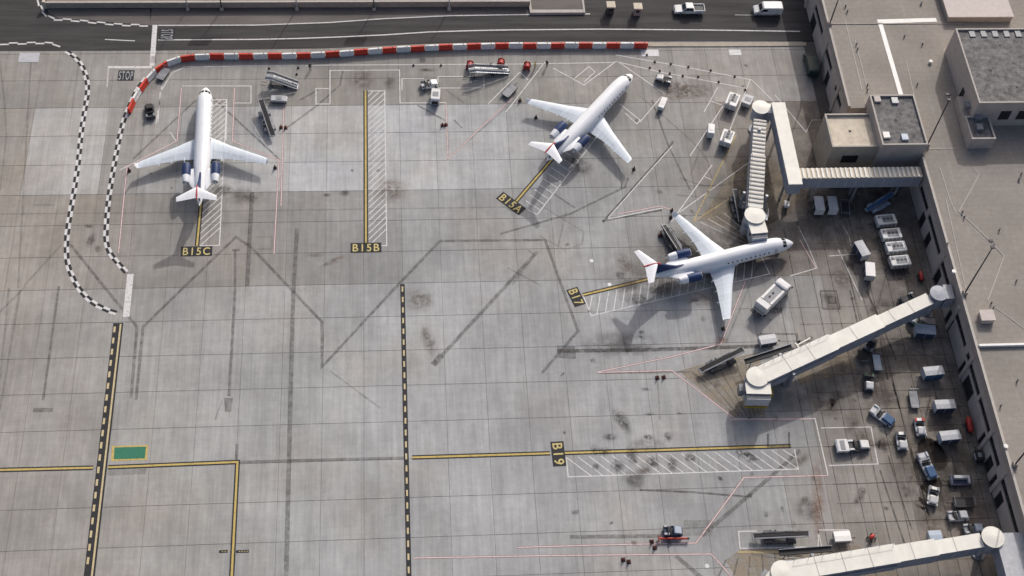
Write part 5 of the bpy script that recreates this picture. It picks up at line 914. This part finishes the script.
tug('dark and white baggage tractor facing left of the row of cones by angled jet nose', 664, 78, 656, 76, 'dark_grey', 'white_paint', 'white_paint', L=2.7); gpu('slim white power unit below the tractor by the angled jet nose', 663, 102, 666, 95, 2.7, 1.0, 1.2, 'white_paint', dark=False)
aircon('white air conditioning unit near the ribbed bridge rotunda, upper of two', 733, 99, 738, 87, 3.0, 2.0, 1.7); aircon('white air conditioning unit left of the ribbed bridge, lower of two', 727.5, 136, 732, 124, 2.9, 2.0, 1.7)
gpu('white power unit with grey rear beside the upper air conditioning unit', 748, 99, 753, 89, 2.4, 1.6, 1.3, 'pale_grey'); gpu('small upright white power unit left of the lower air conditioning unit', 711.5, 128, 712, 120, 2.3, 1.1, 1.8, 'white_paint', dark=False)
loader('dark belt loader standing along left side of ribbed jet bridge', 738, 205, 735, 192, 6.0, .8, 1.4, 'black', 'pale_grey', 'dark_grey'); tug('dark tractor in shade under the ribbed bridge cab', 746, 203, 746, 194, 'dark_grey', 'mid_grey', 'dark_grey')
gpu('small white unit standing below the end of the white walkway', 787, 203, 787, 196, 1.3, .8, 1.0, 'white_paint', dark=False)
cart('white roofed baggage cart, left one of two side by side below ribbed walkway', 819.5, 203, 818, 194, 2.7, 1.5, 2.0, 'white_paint', 'curtain', 'white_paint'); cart('white roofed baggage cart, right one of two side by side below ribbed walkway', 833, 203, 831.5, 194, 2.7, 1.5, 2.0, 'pale_grey', 'curtain', 'white_paint')
cart('dark open cart right of the two white roofed carts', 845.5, 208, 845, 200, 2.7, 1.4, covered=False, end='pale_grey', load='black'); loader('belt loader with blue belt and pale rails below the ribbed walkway', 880, 202, 893, 195, 5.6, .9, 1.8, 'blue', 'pale_blue', 'pale_blue', 1, 3.8)
for i, (u, v) in enumerate(((886.5, 219), (891.5, 233), (896.5, 246), (900.5, 260))): aircon('white air conditioning unit, %s from the top in the row of four' % nth(i+1), u, v, u+12, v-1, 3.3, 1.95, 1.5)
cart('white roofed cart parked askew left of the four air conditioning units', 862.5, 248, 866, 254, 2.9, 1.5, 2.0, 'pale_grey', 'curtain', 'pale_grey'); cart('white roofed cart just below the askew cart', 870.5, 269, 871, 278, 2.6, 1.5, 2.0, 'bright_white', 'curtain', 'pale_grey')
truck('long white service truck parked diagonally below the docked jet nose', 773, 294, 786, 281)
loader('belt loader beside rear engine of the docked jet', 672, 238, 678, 249, 6.2, .8, 1.7, 'black', 'pale_grey', 'dark_grey'); loader('large black belt loader left of the diagonal jet bridge cab', 722, 360, 745, 350, 7.6, .9, 1.9, 'black', 'pale_grey', 'dark_grey', -1); loader('black belt loader above the bottom right jet bridge cab', 781, 535, 809, 535, 7.8, .9, 1.8, 'black', 'pale_grey', 'dark_grey', -1)
cart('small grey roofed cart above the diagonal jet bridge cab', 768, 339, 777, 337.5, 2.6, 1.5, 1.5, 'pale_grey', 'curtain', 'pale_grey'); cart('pale box cart near belt loader at the bottom', 842.5, 536, 850, 535.6, 2.3, 1.5, 1.3, 'bright_white', 'pale_grey', 'pale_grey'); cart('pale box cart just behind the bottom right jet bridge', 935.5, 535, 943, 534.5, 1.8, 1.4, 1.5, 'pale_blue', 'pale_grey', 'pale_grey')
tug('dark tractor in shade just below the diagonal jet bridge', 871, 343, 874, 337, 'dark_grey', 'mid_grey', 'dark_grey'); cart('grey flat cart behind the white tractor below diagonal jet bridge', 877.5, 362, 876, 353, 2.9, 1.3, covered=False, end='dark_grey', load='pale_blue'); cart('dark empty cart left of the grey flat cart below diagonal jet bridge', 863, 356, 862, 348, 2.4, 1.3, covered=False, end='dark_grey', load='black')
tug('white and green baggage tractor at the end of grey flat cart', 869.5, 381, 870, 390, 'dark_grey', 'green', 'white_paint'); tug('pale green tractor behind the blue grey roofed cart near diagonal bridge end', 917, 321, 910, 318, 'green', 'pale_grey', 'pale_grey', L=2.5)
cart('blue grey roofed cart near the terminal end of diagonal jet bridge', 926, 329, 915, 328, 3.0, 1.7, 2.0, 'pale_blue', 'curtain', 'pale_blue'); cart('brown stained flat cart behind blue grey roofed cart', 928, 320, 920, 319, 2.6, 1.3, covered=False, end='mid_grey', load='rust_plate' if 'rust_plate' in MATS else 'stucco')
cart('white roofed cart with blue sides, upper of three along terminal wall', 934, 370.5, 924, 371.5, 3.0, 1.5, 2.0, 'pale_grey', 'blue', 'pale_blue'); cart('white roofed cart with dark sides, middle of three along terminal wall', 945.5, 404, 935, 404.5, 3.0, 1.5, 2.0, 'pale_grey', 'curtain', 'pale_blue'); cart('white roofed cart, lowest of three along terminal wall', 950.5, 435, 940, 436, 3.0, 1.5, 2.0, 'pale_grey', 'curtain', 'pale_blue')
c1 = cart('dark open cart standing upright in picture above the red and white tractor', 914.5, 399, 913, 390, 3.0, 1.4, covered=False, end='dark_grey', load='mid_grey')
tug('blue and white tractor parked askew left of the dark open cart', 883, 415, 893, 422, 'pale_grey', 'pale_grey', 'blue', L=3.9, W=1.7); tug('blue and white tractor parked askew beside the lowest white roofed cart', 928, 465, 933, 475, 'pale_grey', 'pale_grey', 'blue', L=4.2, W=1.7)
tug('white tractor with red seat area near middle white roofed cart', 921, 426, 923, 435, 'white_paint', 'red', 'white_paint'); tug('white tractor with dark seat just below the askew blue tractor', 902.5, 440, 904, 449, 'white_paint', 'dark_grey', 'white_paint'); tug('white tractor below the second blue and white tractor', 934, 495, 933, 505, 'white_paint', 'mid_grey', 'white_paint')
tug('pale tractor facing right above the bottom right bridge', 958.5, 515, 970, 514, 'pale_grey', 'pale_grey', 'pale_grey'); tug('grey tractor partly hidden behind bottom right bridge rotunda', 974, 528, 985, 527, 'mid_grey', 'pale_grey', 'pale_blue')
c2 = cart('dark cart carrying pale purple board beside terminal wall', 961, 480, 950, 480, 3.2, 1.5, covered=False, end='purple', load='curtain'); c3 = cart('low dark cart with suitcases above the pale tractor', 964, 502, 953, 502, 3.0, 1.5, covered=False, end='dark_grey', load='black')
p = c2.matrix_basis @ Vector((.1, -.35, .6)); o = MB().box(-1.0, -.25, 0, 1.0, .25, .55).box(-1.35, -.25, 0, -1.01, 1.0, .55).build('crate', 'pale_grey', None, .03); o.location = (p.x, p.y, .585); o.rotation_euler.z = c2.rotation_euler.z; tag(o, 'pale angled crate lying on the dark cart by terminal wall', 'crate')
gpu('low white framed unit with dark top inside white painted box near terminal', 842.5, 445, 835, 445.3, 1.9, 2.0, 1.0, 'white_paint'); tug('white and dark tractor right of the low white unit inside painted box', 859, 444.5, 872, 443.7, 'dark_grey', 'white_paint', 'white_paint', L=3.2, W=1.8); tug('dark blue tractor beside long red tow bar, bottom centre', 673, 530, 684, 530, 'curtain', 'pale_grey', 'pale_blue', L=2.6)
def towbar(label, u, v, fu, fv, L=4.0, col='red'):
    t = put('tow_bar', label, 'tow bar', u, v, fu, fv, .5); MB().tube((-L/2, 0, .5), (L/2, 0, .5), .16, n=10).build('bar', col, t, 0, True); MB().tube((L/2, -.12, .5), (L/2+.05, .12, .5), .2, n=12).build('towing_eye', 'dark_grey', t)
    MB().box(-L/2-.3, -.45, .35, -L/2, .45, .62).build('head', 'orange' if col == 'red' else col, t, .03); MB().tube((-.6, -.5, .28), (-.6, .5, .28), .04).bar((-.6, 0, .3), (-.6, 0, .5), .2, .2).build('axle', 'dark_grey', t); wheels(t, (-.6,), .5, .27, .14); return t
towbar('pale tow bar lying above the diagonal jet bridge cab end', 804.5, 341.5, 811, 338, 2.6, 'cream_roof'); towbar('long red tow bar lying below the dark blue tractor', 674, 538.5, 688, 538.5)
def hosecart(label, u, v, fu, fv, L=2.6, r=.42):
    t = put('tank_cart', label, 'tank cart', u, v, fu, fv, 1.0, 'red fire equipment'); R = [(-L/2, .05), (-L/2+.1, r*.7), (-L/2+.3, r), (L/2-.3, r), (L/2-.1, r*.7), (L/2, .05)]
    MB().loft([[(x, math.sin(2*PI*i/16)*q, .8+math.cos(2*PI*i/16)*q) for i in range(16)] for x, q in R]).build('tank', 'red', t, 0, True); MB().box(-L/2+.2, -.35, .3, L/2-.2, .35, .4).build('frame', 'black', t, .02); MB().tube((L/2, 0, .4), (L/2+.5, 0, .7), .03).build('handle', 'black', t); wheels(t, (-.3, .5), .42, .22, .12); return t
hosecart('long red tank cart standing against terminal wall', 970, 424, 972, 433); hosecart('small red wheeled tank near the bottom right jet bridge', 872.5, 536, 876, 533, 1.0, .28); hosecart('dark red tank cart by wall above the diagonal bridge end', 921.5, 275, 923, 282, 1.8, .3)
for i, (u, v, lab) in enumerate(((470, 65, 'red round wheeled reel at left end of long grey boarding ramp'), (501, 62.5, 'red round wheeled reel above middle of the long grey boarding ramp'), (527, 66, 'red round wheeled reel right of the long grey boarding ramp'))):
    t = put('hose_reel', lab, 'hose reel', u, v, u+8, v+1, .7, 'red fire equipment'); MB().tube((0, -.45, .75), (0, .45, .75), .5, n=18).build('coiled_hose', 'red', t, .08)
    for s in (-1, 1): MB().tube((0, s*.5-.03, .75), (0, s*.5+.03, .75), .62, n=18).build('flange', 'red', t); MB().bar((-.5, s*.6, .25), (0, s*.6, .8), .06, .06).bar((.5, s*.6, .25), (0, s*.6, .8), .06, .06).build('stand', 'dark_grey', t)
    wheels(t, (-.5, .5), .6, .2, .1)
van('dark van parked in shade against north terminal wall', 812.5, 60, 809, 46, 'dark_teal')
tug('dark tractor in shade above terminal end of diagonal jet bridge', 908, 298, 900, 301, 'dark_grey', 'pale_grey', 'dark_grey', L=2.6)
gpu('black unit standing against terminal wall between the doors', 980, 455, 982, 462, 1.8, 1.1, 1.3, 'black')
cone('dark cone alone below middle of diagonal jet bridge', 833, 403, 'cone_dark', .9, .3)
person('worker in dark clothes standing beside the white barrier line near the grey ramp', 310, 66.5, -1.2); person('worker in dark clothes standing right of the yellow vested worker', 547, 63.5, -2.4); person('worker in yellow vest standing between red wheeled reel and dark clothed worker', 535, 65, .3, 'hivis', 'cloth_dark')
# cones
for lab, u, v in (('dark cone at left wingtip of the leftmost jet', 129, 170), ('dark cone at right wingtip of the leftmost jet', 275, 167), ('dark cone off the lower wingtip of the angled jet', 634, 168.5), ('dark cone off the upper wingtip of the angled jet', 520, 100), ('dark cone under the upper wing of the angled jet', 536, 117), ('dark cone below lower wingtip of docked jet', 723.5, 328), ('dark cone at the upper wingtip of docked jet', 672, 210), ('dark cone just left of upper wingtip of docked jet', 671, 217)): cone(lab, u, v)
for i, (u, v) in enumerate(((269, 67.5), (298, 67), (296.5, 73.5), (413.5, 64.5), (441, 64.5), (491, 63.5))): cone('dark cone, %s from the left along the white line below the barrier' % nth(i+1), u, v, 'cone_dark', .45, .2)
for i, (u, v) in enumerate(sorted(((647, 54), (655, 61), (650, 67), (671, 63), (660, 70), (670, 72.5), (688.6, 66), (683, 75), (698.5, 76), (719, 81), (735, 75.5), (745.5, 89), (711, 69.5)))): cone('dark cone, %s from the left between the fanned white lane lines' % nth(i+1), u, v, 'cone_dark', .45, .2)
for i, (a, b, lab) in enumerate((((281, 126.5), (285.5, 127), 'on the red line right of the belt loader'), ((442.5, 124.5), (446, 124), 'at corner of red line below white power unit'), ((657.5, 377), (664, 376.5), 'on pale concrete left of the black belt loader'), ((623.5, 559), (629, 561), 'at the bottom below the long red line'), ((652, 541), (655, 547), 'left of the red tow bar'), ((666.5, 232), (660, 235), 'left of the belt loader at docked jet engine'))):
    for k, q in enumerate((a, b)): cone('%s orange cone of the pair %s' % (('left', 'right')[q[0] > (a if k else b)[0]], lab), q[0], q[1], 'orange', .8, .32, 'orange cones in pairs')
